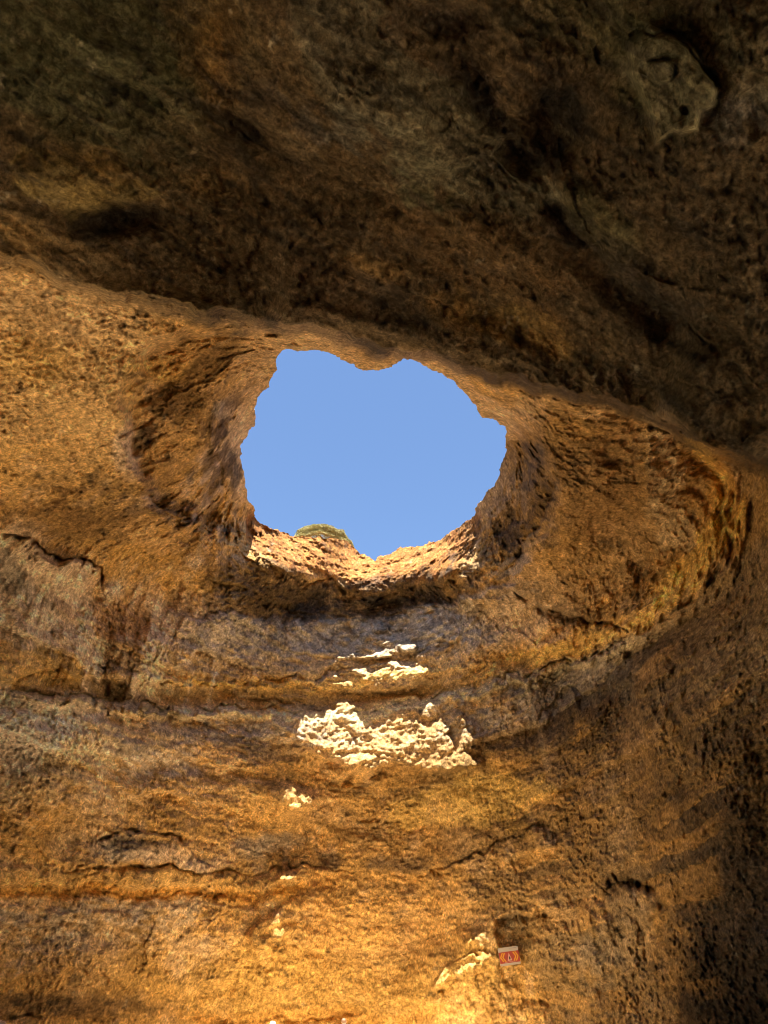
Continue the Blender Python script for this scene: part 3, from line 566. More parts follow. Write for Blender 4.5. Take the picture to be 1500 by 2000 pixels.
# funnel of the opening: dark crust and shade painted on its flanks, the lit lip painted tan
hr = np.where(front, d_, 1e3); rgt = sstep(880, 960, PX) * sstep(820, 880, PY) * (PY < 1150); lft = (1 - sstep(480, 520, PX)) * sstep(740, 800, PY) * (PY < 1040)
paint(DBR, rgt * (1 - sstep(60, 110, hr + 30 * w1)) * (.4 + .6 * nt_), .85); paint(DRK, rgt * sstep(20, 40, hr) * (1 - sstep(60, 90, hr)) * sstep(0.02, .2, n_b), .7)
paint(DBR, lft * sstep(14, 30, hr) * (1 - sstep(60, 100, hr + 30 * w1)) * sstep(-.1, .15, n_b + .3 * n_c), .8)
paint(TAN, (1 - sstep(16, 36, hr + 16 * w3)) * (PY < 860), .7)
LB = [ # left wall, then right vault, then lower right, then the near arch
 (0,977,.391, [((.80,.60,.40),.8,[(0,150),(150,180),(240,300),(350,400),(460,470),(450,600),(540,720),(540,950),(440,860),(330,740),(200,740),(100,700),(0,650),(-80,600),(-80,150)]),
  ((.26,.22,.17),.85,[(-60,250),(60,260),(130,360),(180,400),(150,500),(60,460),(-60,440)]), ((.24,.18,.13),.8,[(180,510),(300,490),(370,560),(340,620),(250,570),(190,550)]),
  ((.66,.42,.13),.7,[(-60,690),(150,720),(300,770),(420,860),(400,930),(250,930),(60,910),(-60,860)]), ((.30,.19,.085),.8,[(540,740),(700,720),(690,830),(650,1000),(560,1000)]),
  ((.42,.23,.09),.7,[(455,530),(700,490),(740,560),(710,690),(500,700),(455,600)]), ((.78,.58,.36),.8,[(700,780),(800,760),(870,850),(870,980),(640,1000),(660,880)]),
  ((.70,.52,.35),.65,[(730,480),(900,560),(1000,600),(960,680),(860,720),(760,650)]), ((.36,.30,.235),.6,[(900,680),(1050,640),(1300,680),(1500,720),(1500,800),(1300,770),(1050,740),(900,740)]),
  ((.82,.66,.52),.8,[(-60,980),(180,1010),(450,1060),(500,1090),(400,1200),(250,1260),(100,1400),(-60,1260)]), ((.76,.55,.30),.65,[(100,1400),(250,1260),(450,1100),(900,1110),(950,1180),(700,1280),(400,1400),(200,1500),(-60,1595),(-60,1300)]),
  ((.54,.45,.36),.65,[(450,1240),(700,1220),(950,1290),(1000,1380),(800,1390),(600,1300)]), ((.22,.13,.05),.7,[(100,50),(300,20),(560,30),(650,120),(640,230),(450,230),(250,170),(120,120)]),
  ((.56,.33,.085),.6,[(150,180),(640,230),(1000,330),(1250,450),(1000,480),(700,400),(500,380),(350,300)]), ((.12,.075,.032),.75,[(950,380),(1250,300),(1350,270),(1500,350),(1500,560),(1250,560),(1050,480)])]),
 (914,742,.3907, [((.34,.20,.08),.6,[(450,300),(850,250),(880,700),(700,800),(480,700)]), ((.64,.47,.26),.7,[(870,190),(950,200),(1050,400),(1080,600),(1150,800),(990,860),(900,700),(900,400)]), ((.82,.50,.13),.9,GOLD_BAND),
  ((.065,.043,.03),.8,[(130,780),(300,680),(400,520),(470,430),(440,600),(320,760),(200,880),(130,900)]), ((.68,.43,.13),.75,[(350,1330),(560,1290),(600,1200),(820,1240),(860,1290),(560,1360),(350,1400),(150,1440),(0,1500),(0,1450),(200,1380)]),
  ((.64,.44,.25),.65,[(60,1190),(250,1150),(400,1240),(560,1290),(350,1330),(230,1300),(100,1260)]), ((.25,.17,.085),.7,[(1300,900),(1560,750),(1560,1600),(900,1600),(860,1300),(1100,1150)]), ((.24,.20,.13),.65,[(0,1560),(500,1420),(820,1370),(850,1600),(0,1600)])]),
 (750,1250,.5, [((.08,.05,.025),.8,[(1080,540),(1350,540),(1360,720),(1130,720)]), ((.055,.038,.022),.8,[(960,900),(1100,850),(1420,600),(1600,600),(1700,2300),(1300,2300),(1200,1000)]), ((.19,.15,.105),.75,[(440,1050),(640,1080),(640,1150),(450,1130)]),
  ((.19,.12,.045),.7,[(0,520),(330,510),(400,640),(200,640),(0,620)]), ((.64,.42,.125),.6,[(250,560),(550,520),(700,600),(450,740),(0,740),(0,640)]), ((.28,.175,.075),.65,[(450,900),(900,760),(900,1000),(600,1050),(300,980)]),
  ((.27,.19,.095),.65,[(450,1100),(1000,1000),(1050,1300),(1200,1560),(700,1560),(600,1300)]), ((.04,.028,.016),.85,[(1200,1200),(1600,1050),(1700,2300),(1050,2300)]), ((.10,.065,.03),.6,[(600,200),(1000,120),(1100,300),(800,420),(560,380)]), ((.14,.09,.04),.6,[(1100,250),(1500,200),(1560,540),(1200,520)])]),  # near-black corner: dark stone with the lower right's shade painted in
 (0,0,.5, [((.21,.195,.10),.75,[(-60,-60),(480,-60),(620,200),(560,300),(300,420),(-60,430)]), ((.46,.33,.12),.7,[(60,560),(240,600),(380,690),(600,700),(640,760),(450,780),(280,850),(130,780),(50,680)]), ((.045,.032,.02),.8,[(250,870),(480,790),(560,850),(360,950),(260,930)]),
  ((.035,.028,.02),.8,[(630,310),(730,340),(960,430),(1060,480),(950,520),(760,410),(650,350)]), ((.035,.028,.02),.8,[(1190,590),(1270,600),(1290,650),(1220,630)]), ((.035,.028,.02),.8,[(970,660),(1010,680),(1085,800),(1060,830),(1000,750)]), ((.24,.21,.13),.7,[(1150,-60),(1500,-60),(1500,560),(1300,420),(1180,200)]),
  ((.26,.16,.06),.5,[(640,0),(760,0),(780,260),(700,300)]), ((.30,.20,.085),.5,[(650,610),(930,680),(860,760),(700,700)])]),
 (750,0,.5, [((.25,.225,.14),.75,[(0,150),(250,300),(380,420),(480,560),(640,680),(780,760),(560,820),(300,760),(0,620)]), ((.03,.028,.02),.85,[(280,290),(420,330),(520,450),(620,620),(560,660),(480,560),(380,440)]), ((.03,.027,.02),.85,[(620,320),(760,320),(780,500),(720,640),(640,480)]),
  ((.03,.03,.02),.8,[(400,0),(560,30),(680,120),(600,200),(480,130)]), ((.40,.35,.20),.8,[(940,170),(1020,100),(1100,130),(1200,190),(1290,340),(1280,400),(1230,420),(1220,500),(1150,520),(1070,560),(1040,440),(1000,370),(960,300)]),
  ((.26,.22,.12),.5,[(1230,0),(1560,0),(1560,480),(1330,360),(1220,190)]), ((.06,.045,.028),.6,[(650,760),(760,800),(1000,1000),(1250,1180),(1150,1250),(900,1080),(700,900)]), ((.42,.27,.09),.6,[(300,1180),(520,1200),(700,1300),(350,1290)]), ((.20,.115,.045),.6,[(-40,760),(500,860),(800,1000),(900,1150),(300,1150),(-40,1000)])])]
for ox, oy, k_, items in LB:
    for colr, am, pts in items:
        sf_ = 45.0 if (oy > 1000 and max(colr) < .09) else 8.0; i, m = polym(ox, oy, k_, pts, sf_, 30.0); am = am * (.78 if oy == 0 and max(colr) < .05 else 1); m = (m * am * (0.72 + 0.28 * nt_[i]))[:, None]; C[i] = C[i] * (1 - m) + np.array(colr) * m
al = (QX * math.cos(R(32)) + QY * math.sin(R(32))); ac = (-QX * math.sin(R(32)) + QY * math.cos(R(32)))
stk = fbm(np.stack([al / 230.0, ac / 42.0, rad * 0.05], -1).astype(np.float32), 1.0, 5, 0.62, 55.0)
paint(np.array([.05,.038,.026]), wC * sstep(.02, .35, stk), .7); paint(np.array([.30,.22,.12]), wC * sstep(.08, .4, -stk), .45)
hsh = lambda k: np.mod(np.abs(np.sin(k * 12.9898 + 4.1)) * 43758.5453, 1.0)
h1 = hsh(np.floor(zb)); h2 = hsh(np.floor(zb2) + 31.0); wb = wallw * (1 - np.clip(blobm(745, 1430, 190, 90, 2, .3), 0, 1))
C = C * (1 + wb * (0.42 * (h1 - 0.5) + 0.34 * bedm * (h2 - 0.5)))[:, None]      # each bed of the rock has its own tone
paint(np.array([.70,.38,.10]), wb * (h2 > .78) * bedm, .3); paint(np.array([.60,.50,.38]), wb * (h1 > .72), .2)
C *= (1 - 0.36 * wC)[:, None]      # arch darkened as a whole: its shade is put into the rock colour
# overall mottling, same everywhere
paint(C * 1.45 + 0.03, vein ** 3 * sstep(-0.3, 0.3, n_a + 0.3 * n_d), 0.6); paint(C * 1.35 + 0.02, vein2 ** 2, 0.5)
mot = 1 + 0.52 * n_c + 0.28 * crust + 0.18 * crust2 + 0.18 * n_b
# dark lichen and salt specks
paint(DRK, sstep(0.18, 0.42, fbm(Pm + wp, 0.8, 4, 0.7, 150.0)), 0.6); paint(PAL, sstep(0.34, 0.55, fbm(P0, 0.6, 4, 0.75, 160.0)), 0.35)
C = np.clip(C * mot[:, None], 0.01, 0.85)

# ------------------------------------------------------------------ materials
def rock_mat(name, bump=1.0):
    m = bpy.data.materials.new(name); m.use_nodes = True; nt = m.node_tree; N = nt.nodes; L = nt.links
    b = N['Principled BSDF']; b.inputs['Roughness'].default_value = 0.95; b.inputs['Specular IOR Level'].default_value = 0.12
    at = N.new('ShaderNodeAttribute'); at.attribute_name = 'rock'
    tc = N.new('ShaderNodeTexCoord')
    n1 = N.new('ShaderNodeTexNoise'); n1.inputs['Scale'].default_value = 7.0; n1.inputs['Detail'].default_value = 9; n1.inputs['Roughness'].default_value = 0.72; n1.inputs['Distortion'].default_value = 0.8
    n2 = N.new('ShaderNodeTexNoise'); n2.inputs['Scale'].default_value = 2.2; n2.inputs['Detail'].default_value = 10; n2.inputs['Roughness'].default_value = 0.7; n2.inputs['Distortion'].default_value = 1.6
    vo = N.new('ShaderNodeTexVoronoi'); vo.inputs['Scale'].default_value = 5.5; vo.feature = 'F1'
    for t in (n1, n2, vo): L.new(tc.outputs['Object'], t.inputs['Vector'])
    r1 = N.new('ShaderNodeMapRange'); r1.inputs['From Min'].default_value = 0.3; r1.inputs['From Max'].default_value = 0.7; r1.inputs['To Min'].default_value = 0.42; r1.inputs['To Max'].default_value = 1.5
    r2 = N.new('ShaderNodeMapRange'); r2.inputs['From Min'].default_value = 0.3; r2.inputs['From Max'].default_value = 0.7; r2.inputs['To Min'].default_value = 0.78; r2.inputs['To Max'].default_value = 1.2
    L.new(n1.outputs['Fac'], r1.inputs['Value']); L.new(n2.outputs['Fac'], r2.inputs['Value'])
    n3 = N.new('ShaderNodeTexNoise'); n3.inputs['Scale'].default_value = 14.0; n3.inputs['Detail'].default_value = 8; n3.inputs['Roughness'].default_value = 0.85; L.new(tc.outputs['Object'], n3.inputs['Vector'])
    r3 = N.new('ShaderNodeMapRange'); r3.inputs['From Min'].default_value = 0.38; r3.inputs['From Max'].default_value = 0.62; r3.inputs['To Min'].default_value = 0.5; r3.inputs['To Max'].default_value = 1.42; L.new(n3.outputs['Fac'], r3.inputs['Value'])
    m3 = N.new('ShaderNodeMath'); m3.operation = 'MULTIPLY'; L.new(r1.outputs[0], m3.inputs[0]); L.new(r3.outputs[0], m3.inputs[1]); r1 = m3
    mu = N.new('ShaderNodeMath'); mu.operation = 'MULTIPLY'; L.new(r1.outputs[0], mu.inputs[0]); L.new(r2.outputs[0], mu.inputs[1])
    mx = N.new('ShaderNodeVectorMath'); mx.operation = 'SCALE'; L.new(at.outputs['Color'], mx.inputs[0]); L.new(mu.outputs[0], mx.inputs['Scale'])
    L.new(mx.outputs[0], b.inputs['Base Color'])
    ad = N.new('ShaderNodeMath'); ad.operation = 'MULTIPLY_ADD'; L.new(vo.outputs['Distance'], ad.inputs[0]); ad.inputs[1].default_value = 0.35; L.new(n1.outputs['Fac'], ad.inputs[2])
    bp = N.new('ShaderNodeBump'); bp.inputs['Strength'].default_value = 0.8 * bump; bp.inputs['Distance'].default_value = 0.17
    L.new(ad.outputs[0], bp.inputs['Height']); L.new(bp.outputs['Normal'], b.inputs['Normal'])
    return m
def flat_mat(name, c, rough=0.7, var=0.12, scale=20.0, bump=0.0):
    m = bpy.data.materials.new(name); m.use_nodes = True; nt = m.node_tree; N = nt.nodes; L = nt.links
    b = N['Principled BSDF']; b.inputs['Roughness'].default_value = rough
    tc = N.new('ShaderNodeTexCoord'); n = N.new('ShaderNodeTexNoise'); n.inputs['Scale'].default_value = scale; n.inputs['Detail'].default_value = 6
    L.new(tc.outputs['Object'], n.inputs['Vector'])
    mx = N.new('ShaderNodeMix'); mx.data_type = 'RGBA'; L.new(n.outputs['Fac'], mx.inputs['Factor'])
    mx.inputs['A'].default_value = (*[x * (1 - var) for x in c], 1); mx.inputs['B'].default_value = (*[min(1, x * (1 + var)) for x in c], 1)
    L.new(mx.outputs['Result'], b.inputs['Base Color'])
    if bump:
        bp = N.new('ShaderNodeBump'); bp.inputs['Strength'].default_value = bump; bp.inputs['Distance'].default_value = 0.05
        L.new(n.outputs['Fac'], bp.inputs['Height']); L.new(bp.outputs['Normal'], b.inputs['Normal'])
    return m
ROCK = rock_mat('cave rock')

# ------------------------------------------------------------------ build the shell
I = np.arange(NR * NC).reshape(NR, NC)
quads = np.stack([I[:-1, :-1], I[1:, :-1], I[1:, 1:], I[:-1, 1:]], -1).reshape(-1, 4)    # faces look at the camera side
kin = KEEP[quads]
cnt = kin.sum(1)
# the opening: drop faces that have no kept corner, pull the lost corners of the others onto the outline
cen = quads[:, 0]
MOUTHS = [(-58, 25, 29), (70, 27, 30)]         # unseen sea openings, placed and sized to light the vault and left wall: azimuth, half width, height in degrees
mouth = np.zeros(len(cen), bool)
for a0, hw, ht in MOUTHS:
    mouth |= EL[cen] < ht * (1 - ((AZ[cen] - a0) / hw) ** 2) + 2 * hj[cen] - 0.2
ok = (cnt >= 2) & ~mouth
quads = quads[ok]; cnt = cnt[ok]
border = np.unique(quads[cnt < 4].ravel()); border = border[~KEEP[border]]
X = PX[border]; Y = PY[border]
dd, _, qx, qy = poly_dist(X + wx[border], Y + wy[border], HOLE, True)
bx, by = qx - wx[border], qy - wy[border]
Db = pix_dir(bx, by); P[border] = CAM + Db * rad[border][:, None]
isnear = (wN[quads].mean(1) > 0.5)
def submesh(name, faces, mat):
    ids, inv = np.unique(faces, return_inverse=True)
    return np_mesh(name, P[ids], inv.reshape(faces.shape), mat, True, C[ids]), ids
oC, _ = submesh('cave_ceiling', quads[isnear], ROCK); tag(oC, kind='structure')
oW, _ = submesh('cave_wall', quads[~isnear], ROCK); tag(oW, kind='structure')

# ring of rock and soil above the opening, out to the cliff top
e = np.concatenate([quads[:, [0, 1]], quads[:, [1, 2]], quads[:, [2, 3]], quads[:, [3, 0]]])
key = np.sort(e, 1); k64 = key[:, 0].astype(np.int64) * (NR * NC) + key[:, 1]
uq, first, counts = np.unique(k64, return_index=True, return_counts=True)
be = e[first[counts == 1]]
hx, hy = PX[be[:, 0]], PY[be[:, 0]]
be = be[(hx > 440) & (hx < 1020) & (hy > 660) & (hy < 1110)]
ids, inv = np.unique(be, return_inverse=True); inv = inv.reshape(-1, 2)
base = P[ids]; n0 = len(ids)
cxy = np.array([0.2, 23.5]); out = base[:, :2] - cxy; out /= np.linalg.norm(out, axis=1)[:, None]
levels = [base]; ccol = [C[ids]]
top = np.maximum(base[:, 2] + 0.3, 22.0)
for f, o in ((0.0, 0.25), (0.3, 0.7), (0.7, 1.6), (1.0, 3.0), (1.05, 5.0), (1.1, 8.0)):
    pt = base.copy(); pt[:, :2] += out * o; pt[:, 2] = base[:, 2] + 0.12 + (top - base[:, 2]) * f * (1.0)
    nz = fbm(pt, 0.8, 4, 0.6, 7.0); pt[:, 2] += 0.25 * nz * min(1, o); pt[:, :2] += out * (0.25 * nz * min(1, o))[:, None]
    levels.append(pt)
    k = min(1, 0.25 + f); ccol.append(C[ids] * (1 - k) + RED * k * (1 + 0.25 * nz)[:, None])
V = np.concatenate(levels); CC = np.concatenate(ccol); fs = []
for k in range(len(levels) - 1):
    a = inv[:, 0] + k * n0; b = inv[:, 1] + k * n0
    fs.append(np.stack([b, a, a + n0, b + n0], -1))
oT = np_mesh('cliff_top', V, np.concatenate(fs), ROCK, True, CC); tag(oT, kind='structure')

# ------------------------------------------------------------------ beach and sea
def ground_z(x, y):
    z = -0.25 + 0.9 * sstep(-6, 30, y) + 0.07 * fbm(np.stack([x, y, 0 * x], -1), 1.3, 4, 0.7)
    z = z - 1.1 * sstep(30, 42, np.hypot(x, np.minimum(y, 0)))
    return z
g = np.linspace(-60, 60, 520); GX, GY = np.meshgrid(g, g); xs = GX.ravel(); ys = GY.ravel()
GZ = ground_z(xs, ys)
gi = np.arange(len(g) ** 2).reshape(len(g), len(g)); gq = np.stack([gi[:-1, :-1], gi[:-1, 1:], gi[1:, 1:], gi[1:, :-1]], -1).reshape(-1, 4)
oB = np_mesh('beach', np.stack([xs, ys, GZ], -1), gq, flat_mat('dry sand', (.70, .55, .34), 0.95, 0.3, 5.0, 1.0)); tag(oB, kind='structure')
S_ = 1500.0
oS = np_mesh('sea', np.array([[-S_, -S_, -0.6], [S_, -S_, -0.6], [S_, S_, -0.6], [-S_, S_, -0.6]]), np.array([[0, 1, 2, 3]]), flat_mat('sea water', (.03, .16, .15), 0.12, 0.2, 0.3, 0.5), False); tag(oS, kind='structure')


# ------------------------------------------------------------------ things
def bm_obj(name, verts, faces, mat, parent=None, smooth=False):
    me = bpy.data.meshes.new(name); me.from_pydata([tuple(v) for v in verts], [], faces); me.update()
    for p in me.polygons: p.use_smooth = smooth
    me.materials.append(mat); o = bpy.data.objects.new(name, me); col.objects.link(o)
    if parent is not None: o.parent = parent
    return o
def rock_at(px, py):
    i = int(np.argmin((PX - px) ** 2 + (PY - py) ** 2)); return P[i]

# --- warning sign screwed to the rock: local frame u (right), v (up), n (towards the beach)
W_MAT = flat_mat('sign white', (.58, .52, .46), 0.5, .06, 9); R_MAT = flat_mat('sign red', (.48, .085, .06), 0.45, .1, 9); Y_MAT = flat_mat('sign amber', (.85, .42, .05), 0.45, .08, 9)
K_MAT = flat_mat('sign black', (.05, .03, .03), 0.5, .1, 9); G_MAT = flat_mat('sign grey', (.38, .33, .30), 0.5, .1, 9); S_MAT = flat_mat('screw steel', (.35, .34, .33), 0.4, .1, 9); PK_MAT = flat_mat('sign pale pink', (.80, .48, .42), .5, .06, 9)
wp_ = rock_at(994, 1867); rs = float(np.linalg.norm(rock_at(994, 1867) - CAM)) 
rs = min(float(np.linalg.norm(rock_at(a, b) - CAM)) for a in range(970, 1022, 6) for b in range(1846, 1890, 6)) - 0.14
sc_ = pix_dir(994.5, 1867.2); sign_c = CAM + sc_ * rs
def on_plane(px, py):
    d = pix_dir(px, py); return CAM + d * ((sign_c[1] - CAM[1]) / d[1])
TL, TR, BR, BL = [on_plane(*q) for q in ((971.9,1852.4),(1010.9,1846.8),(1017.3,1882.4),(978.2,1887.4))]
uv_u = ((TR - TL) + (BR - BL)) / 2; uv_v = ((TL - BL) + (TR - BR)) / 2
SW, SH = np.linalg.norm(uv_u), np.linalg.norm(uv_v)
u_ = Vector(uv_u / SW); n_ = Vector((0, -1, 0.0)); v_ = n_.cross(u_) * -1
if v_.z < 0: v_ = -v_
M = Matrix((( u_.x, v_.x, n_.x, sign_c[0]), (u_.y, v_.y, n_.y, sign_c[1]), (u_.z, v_.z, n_.z, sign_c[2]), (0, 0, 0, 1)))
sign = empty('warning_sign', (0, 0, 0)); sign.matrix_world = M
tag(sign, 'square red and white warning sign with amber chevrons fixed to the rock wall', 'sign')
def plate(name, pts, z0, z1, mat, parent):
    n = len(pts); v = [(x, y, z0) for x, y in pts] + [(x, y, z1) for x, y in pts]
    f = [tuple(range(n, 2 * n)), tuple(range(n - 1, -1, -1))] + [(i, (i + 1) % n, n + (i + 1) % n, n + i) for i in range(n)]
    return bm_obj(name, v, f, mat, parent)
hw_, hh_ = SW / 2, SH / 2; c_r = 0.05 * SW
rc = []
for cx_, cy_, a0 in ((hw_ - c_r, hh_ - c_r, 0), (-hw_ + c_r, hh_ - c_r, 90), (-hw_ + c_r, -hh_ + c_r, 180), (hw_ - c_r, -hh_ + c_r, 270)):
    for k in range(5): rc.append((cx_ + c_r * math.cos(R(a0 + 22.5 * k)), cy_ + c_r * math.sin(R(a0 + 22.5 * k))))
plate('panel', rc, -0.03, 0.0, W_MAT, sign)
y_t, y_b = hh_ - 0.25 * SH, -hh_ + 0.13 * SH
plate('red_field', [(-hw_, y_b), (hw_, y_b), (hw_, y_t), (-hw_, y_t)], 0.001, 0.005, R_MAT, sign)
fc = (y_t + y_b) / 2 + 0.02 * SH; fh = (y_t - y_b) * 0.40
for sx in (-1, 1):
    for k, xo in enumerate((0.40, 0.29)):
        a, t_ = xo * SW, 0.065 * SW; q = 0.12 * SW
        pts = [(sx * (a - q), fc + fh), (sx * (a - q + t_), fc + fh), (sx * (a + t_), fc), (sx * (a - q + t_), fc - fh), (sx * (a - q), fc - fh), (sx * a, fc)]
        if sx > 0: pts = pts[::-1]
        plate('chevron', pts[::-1] if sx < 0 else pts[::-1], 0.006, 0.009, Y_MAT, sign)
tr = 0.115 * SW
tri = plate('hazard_triangle', [(-tr, fc - fh * .85), (tr, fc - fh * .85), (0, fc + fh * .9)], 0.006, 0.010, PK_MAT, sign)
plate('falling_rock_symbol', [(-tr * .25, fc - fh * .62), (tr * .35, fc - fh * .6), (tr * .38, fc - fh * .15), (tr * .05, fc + fh * .15), (-tr * .2, fc - fh * .2)], 0.011, 0.013, K_MAT, tri)
def strokes(name, x0, x1, y, h, mat, n, seed):
    rr = random.Random(seed); v = []; w = (x1 - x0) / n     # one wavy line of lettering too small to read
    for k in range(n + 1):
        hh = h * (rr.uniform(.25, 1) if k % 2 else rr.uniform(.1, .45)); v += [(x0 + k * w, y - hh / 2, .0105), (x0 + k * w, y + hh / 2, .0105)]
    return bm_obj(name, v, [(2 * k, 2 * k + 2, 2 * k + 3, 2 * k + 1) for k in range(n)], mat, sign)
strokes('small_print', hw_ * .08, hw_ * .82, hh_ - .085 * SH, .05 * SH, G_MAT, 20, 3)
strokes('caption', -hw_ * .5, hw_ * .62, y_b + .055 * SH, .045 * SH, PK_MAT, 22, 5)
for sx in (-1, 1):
    for sy in (-1, 1):
        pts = [(sx * (hw_ - .045 * SW) + .012 * math.cos(R(45 * k)), sy * (hh_ - .045 * SH) + .012 * math.sin(R(45 * k))) for k in range(8)]
        plate('screw', pts, 0.001, 0.008, S_MAT, sign)
plate('back_frame', [(-hw_ * .8, -hh_ * .8), (hw_ * .8, -hh_ * .8), (hw_ * .8, hh_ * .8), (-hw_ * .8, hh_ * .8)], -0.42, -0.031, S_MAT, sign)

# --- bush on the cliff top behind the far lip
dB = pix_dir(626, 1066); hB = 37.5; bc = CAM + dB * (hB / math.hypot(dB[0], dB[1]))
base_z = bc[2] - 1.2
bush = empty('bush', (bc[0], bc[1], base_z)); tag(bush, 'rounded olive-green bush growing on the cliff top behind the far lip', 'bush')
rr = np.random.RandomState(3); n = 46000
th = rr.uniform(0, 2 * np.pi, n); cz = rr.uniform(-0.15, 1, n); ra = rr.uniform(0.72, 1.0, n) ** 0.5
sx_, sz_ = 1.95, 1.10
dirn = np.stack([np.sqrt(1 - cz ** 2) * np.cos(th), np.sqrt(1 - cz ** 2) * np.sin(th), cz], -1)
lump = 1 + 0.16 * noise(dirn * 2.2, 1.0, 400.0) + 0.05 * noise(dirn * 6, 1.0, 410.0)
Pc = dirn * (ra * lump)[:, None] * np.array([sx_, sx_, sz_]) + np.array([0, 0, 1.0])
Pc = Pc[Pc[:, 2] > 0.15]; n = len(Pc)
t1 = rr.normal(size=(n, 3)); t1 /= np.linalg.norm(t1, axis=1)[:, None]; t2 = np.cross(t1, rr.normal(size=(n, 3))); t2 /= np.linalg.norm(t2, axis=1)[:, None]
sz = rr.uniform(.025, .055, n)[:, None]
Vb = np.stack([Pc - t1 * sz, Pc + t2 * sz * .5, Pc + t1 * sz, Pc - t2 * sz * .5], 1).reshape(-1, 3); Qb = np.arange(4 * n).reshape(-1, 4)
np_mesh('foliage', Vb, Qb, flat_mat('bush leaves', (.36, .31, .12), 0.8, .45, 5.0), False, None, bush)
def tube(path, rad_, seg=8):
    v = []; f = []
    for k, (p, r_) in enumerate(zip(path, rad_)):
        p = Vector(p); d = (Vector(path[min(k + 1, len(path) - 1)]) - Vector(path[max(k - 1, 0)])).normalized()
        a = d.orthogonal().normalized(); b = d.cross(a)
        for j in range(seg):
            t = 2 * math.pi * j / seg; v.append(p + a * (r_ * math.cos(t)) + b * (r_ * math.sin(t)))
    for k in range(len(path) - 1):
        for j in range(seg): f.append((k * seg + j, k * seg + (j + 1) % seg, (k + 1) * seg + (j + 1) % seg, (k + 1) * seg + j))
    f.append(tuple(range(seg - 1, -1, -1))); f.append(tuple(range((len(path) - 1) * seg, len(path) * seg)))
    return v, f
BARK = flat_mat('bush bark', (.16, .11, .07), .9, .3, 8)
vt, ft = [], []
for a in range(7):
    t = a * 0.9; v, f = tube([(0, 0, -.5), (.12 * math.cos(t), .12 * math.sin(t), .3), (.7 * math.cos(t), .7 * math.sin(t), 1.0), (1.1 * math.cos(t), 1.1 * math.sin(t), 1.5)], (.09, .06, .035, .012))
    o_ = len(vt); vt += v; ft += [tuple(i + o_ for i in q) for q in f]
bm_obj('trunk', vt, ft, BARK, bush, True)

# --- pale boulder at the left-hand foot of the wall
dR = pix_dir(-12, 2012); cR = CAM + dR * (22.0 / dR[1])
rv = rr.normal(size=(1, 3))
nu, nv = 72, 48; a = np.linspace(0, 2 * np.pi, nu, endpoint=False); b = np.linspace(-np.pi / 2, np.pi / 2, nv)
A2, B2 = np.meshgrid(a, b); S2 = np.stack([np.cos(B2) * np.cos(A2), np.cos(B2) * np.sin(A2), np.sin(B2)], -1).reshape(-1, 3)
gz = float(ground_z(np.array([cR[0]]), np.array([cR[1]]))[0]); hgt = cR[2] + 0.28 - gz
rr_ = 1 + 0.22 * noise(S2 * 1.4, 1.0, 500) + 0.12 * noise(S2 * 3, 1.0, 510) + 0.05 * noise(S2 * 8, 1, 520)
Vr = S2 * rr_[:, None] * np.array([.75, .75, hgt * .55]) + np.array([0, 0, hgt * .45])
ir = np.arange(nu * nv).reshape(nv, nu); qr = np.stack([ir[:-1], np.roll(ir, -1, 1)[:-1], np.roll(ir, -1, 1)[1:], ir[1:]], -1).reshape(-1, 4)
cb = np.tile(np.array([.66, .46, .33]), (len(Vr), 1)) * (1 + .3 * noise(Vr, .3, 7))[:, None]
boulder = np_mesh('boulder', Vr + np.array([0.0, 0, 0]), qr, ROCK, True, cb); boulder.location = (cR[0] - .12, cR[1], gz)
tag(boulder, 'pale pink-brown boulder at the left foot of the cave wall', 'boulder')

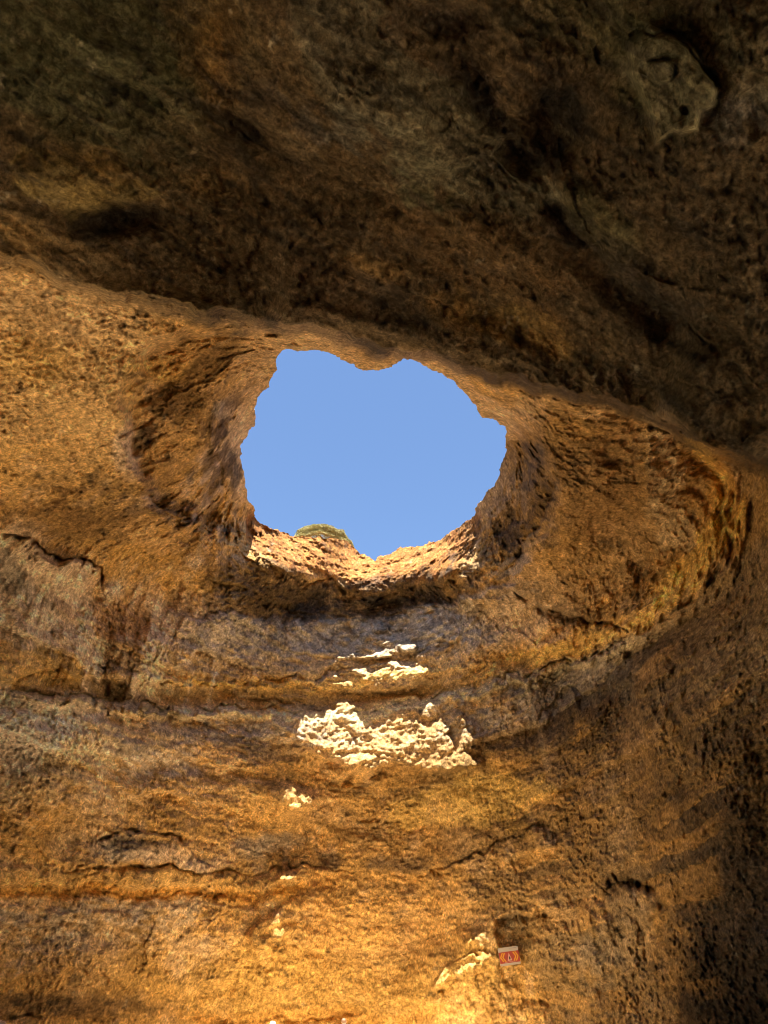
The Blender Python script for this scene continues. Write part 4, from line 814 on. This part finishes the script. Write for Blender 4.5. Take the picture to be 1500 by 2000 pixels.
# --- people on the beach: only their heads reach into the picture
SKIN = flat_mat('skin', (.62, .36, .25), .55, .08, 12)
def skin_body(name, pts, edges, rads, mat, parent, sub=2):
    me = bpy.data.meshes.new(name); me.from_pydata(pts, edges, []); me.update(); me.materials.append(mat)
    o = bpy.data.objects.new(name, me); col.objects.link(o)
    if parent is not None: o.parent = parent
    md = o.modifiers.new('skin', 'SKIN'); md.use_smooth_shade = True
    if not me.skin_vertices: me.skin_vertices.new()
    for k, r_ in enumerate(rads):
        me.skin_vertices[0].data[k].radius = r_ if isinstance(r_, tuple) else (r_, r_)
    me.skin_vertices[0].data[0].use_root = True
    o.modifiers.new('sub', 'SUBSURF').levels = sub; o.modifiers['sub'].render_levels = sub
    return o
def person(loc, rz, height, label, shirt_c, short_c, hair_c, hat=False):
    k = height / 1.72
    root = empty('person', loc, rz); root.scale = (k, k, k); tag(root, label, 'person')
    pts = [(0, 0, .95), (0, 0, 1.12), (0, .01, 1.30), (0, 0, 1.43), (0, -.01, 1.50), (0, -.02, 1.56), (0, -.015, 1.63), (0, -.01, 1.69)]
    rad_ = [(.15, .11), (.13, .10), (.16, .11), (.11, .075), .052, (.068, .082), (.076, .095), (.05, .06)]
    ed = [(i, i + 1) for i in range(7)]
    def chain(start, seq):
        p = start
        for q, r_ in seq:
            pts.append(q); rad_.append(r_); ed.append((p, len(pts) - 1)); p = len(pts) - 1
        return p
    hands = {}
    for s in (-1, 1):
        chain(0, [((s * .10, 0, .86), .092), ((s * .105, -.01, .66), .072), ((s * .11, -.02, .48), .052), ((s * .11, .005, .32), .052), ((s * .115, .02, .10), .034), ((s * .12, -.03, .045), (.036, .04)), ((s * .125, -.14, .03), (.04, .022))])
        wr = chain(2, [((s * .17, .01, 1.39), .052), ((s * .22, .03, 1.22), .043), ((s * .245, .03, 1.09), .036), ((s * .25, -.03, .96), .031), ((s * .25, -.07, .86), .023), ((s * .248, -.085, .80), (.034, .018)), ((s * .246, -.09, .775), (.034, .016))])
        for j, (dy, L) in enumerate(((-.026, .062), (-.009, .074), (.009, .07), (.025, .055))):
            chain(wr, [((s * .243, -.092 + dy, .755), .009), ((s * .238, -.098 + dy, .755 - L * .5), .008), ((s * .226, -.094 + dy, .755 - L), .007)])
        chain(wr - 1, [((s * .238, -.125, .795), .010), ((s * .23, -.14, .765), .009), ((s * .224, -.142, .74), .008)])
    body = skin_body('body', pts, ed, rad_, SKIN, root)
    # nose, ears and eyes are sculpted on as small child shapes
    def ell(name, c, r3, mat, par, n1=14, n2=10, cut=None):
        v = []; f = []
        for i in range(n2 + 1):
            ph = -math.pi / 2 + math.pi * i / n2
            for j in range(n1):
                t = 2 * math.pi * j / n1; v.append((c[0] + r3[0] * math.cos(ph) * math.cos(t), c[1] + r3[1] * math.cos(ph) * math.sin(t), c[2] + r3[2] * math.sin(ph)))
        for i in range(n2):
            for j in range(n1): f.append((i * n1 + j, i * n1 + (j + 1) % n1, (i + 1) * n1 + (j + 1) % n1, (i + 1) * n1 + j))
        return bm_obj(name, v, f, mat, par, True)
    DK = flat_mat('eye', (.04, .03, .02), .3, .1, 5); LIP = flat_mat('lips', (.45, .18, .14), .5, .1, 9)
    ell('nose', (0, -.108, 1.60), (.013, .02, .022), SKIN, body); ell('mouth', (0, -.098, 1.555), (.024, .008, .006), LIP, body)
    for s in (-1, 1):
        ell('eye', (s * .03, -.092, 1.625), (.012, .008, .007), DK, body); ell('ear', (s * .078, -.005, 1.61), (.01, .02, .03), SKIN, body)
    hm = flat_mat('hair', hair_c, .6, .3, 30)
    if not hat: ell('hair', (0, .012, 1.652), (.086, .098, .078), hm, root, 20, 14)
    # clothes follow the body just outside it
    skin_body('shirt', [(0, 0, .97), (0, 0, 1.12), (0, .01, 1.30), (0, 0, 1.41), (.17, .01, 1.385), (.215, .03, 1.25), (-.17, .01, 1.385), (-.215, .03, 1.25)], [(0, 1), (1, 2), (2, 3), (2, 4), (4, 5), (2, 6), (6, 7)],
              [(.165, .125), (.15, .118), (.178, .128), (.115, .085), .066, .062, .066, .062], flat_mat('shirt', shirt_c, .85, .12, 8), root)
    skin_body('shorts', [(0, 0, .98), (0, 0, .90), (.103, 0, .84), (.11, -.01, .62), (-.103, 0, .84), (-.11, -.01, .62)], [(0, 1), (1, 2), (2, 3), (1, 4), (4, 5)], [(.158, .118), (.15, .12), .105, .09, .105, .09], flat_mat('shorts', short_c, .85, .12, 8), root)
    if hat:
        v = []; f = []; N_ = 32
        prof = [(.170, 1.640), (.165, 1.650), (.100, 1.668), (.094, 1.71), (.080, 1.755), (.04, 1.765), (.002, 1.767)]
        for r_, z in prof:
            for j in range(N_):
                t = 2 * math.pi * j / N_; v.append((r_ * 1.0 * math.cos(t), r_ * 1.1 * math.sin(t) - .01, z))
        for i in range(len(prof) - 1):
            for j in range(N_): f.append((i * N_ + j, i * N_ + (j + 1) % N_, (i + 1) * N_ + (j + 1) % N_, (i + 1) * N_ + j))
        h = bm_obj('sun_hat', v, f, flat_mat('white cotton', (.80, .74, .62), .9, .06, 8), root, True)
        h.location = (0, 0, 1.64); h.rotation_euler = (R(6), R(9), 0)
        for p in h.data.vertices: p.co.z -= 1.64
    return root
def stand(px, py_top, Y, label, *a, **k):
    d = pix_dir(px, py_top); p = CAM + d * (Y / d[1]); g0 = float(ground_z(np.array([p[0]]), np.array([p[1]]))[0])
    full = k.pop('full', 1.745)
    return person((p[0], p[1], g0 - .01), k.pop('rz', 0), (p[2] - g0) / full * 1.72, label, *a, **k)
stand(533, 1991, 26.0, 'person in a white wide-brimmed sun hat standing at the bottom of the picture', (.55, .30, .25), (.12, .12, .16), (.08, .05, .03), hat=True, rz=R(8), full=1.80)
stand(672, 1986.5, 29.0, 'bareheaded person in a pale blue shirt standing on the beach below the opening', (.48, .52, .72), (.16, .13, .10), (.22, .12, .07), rz=R(170))
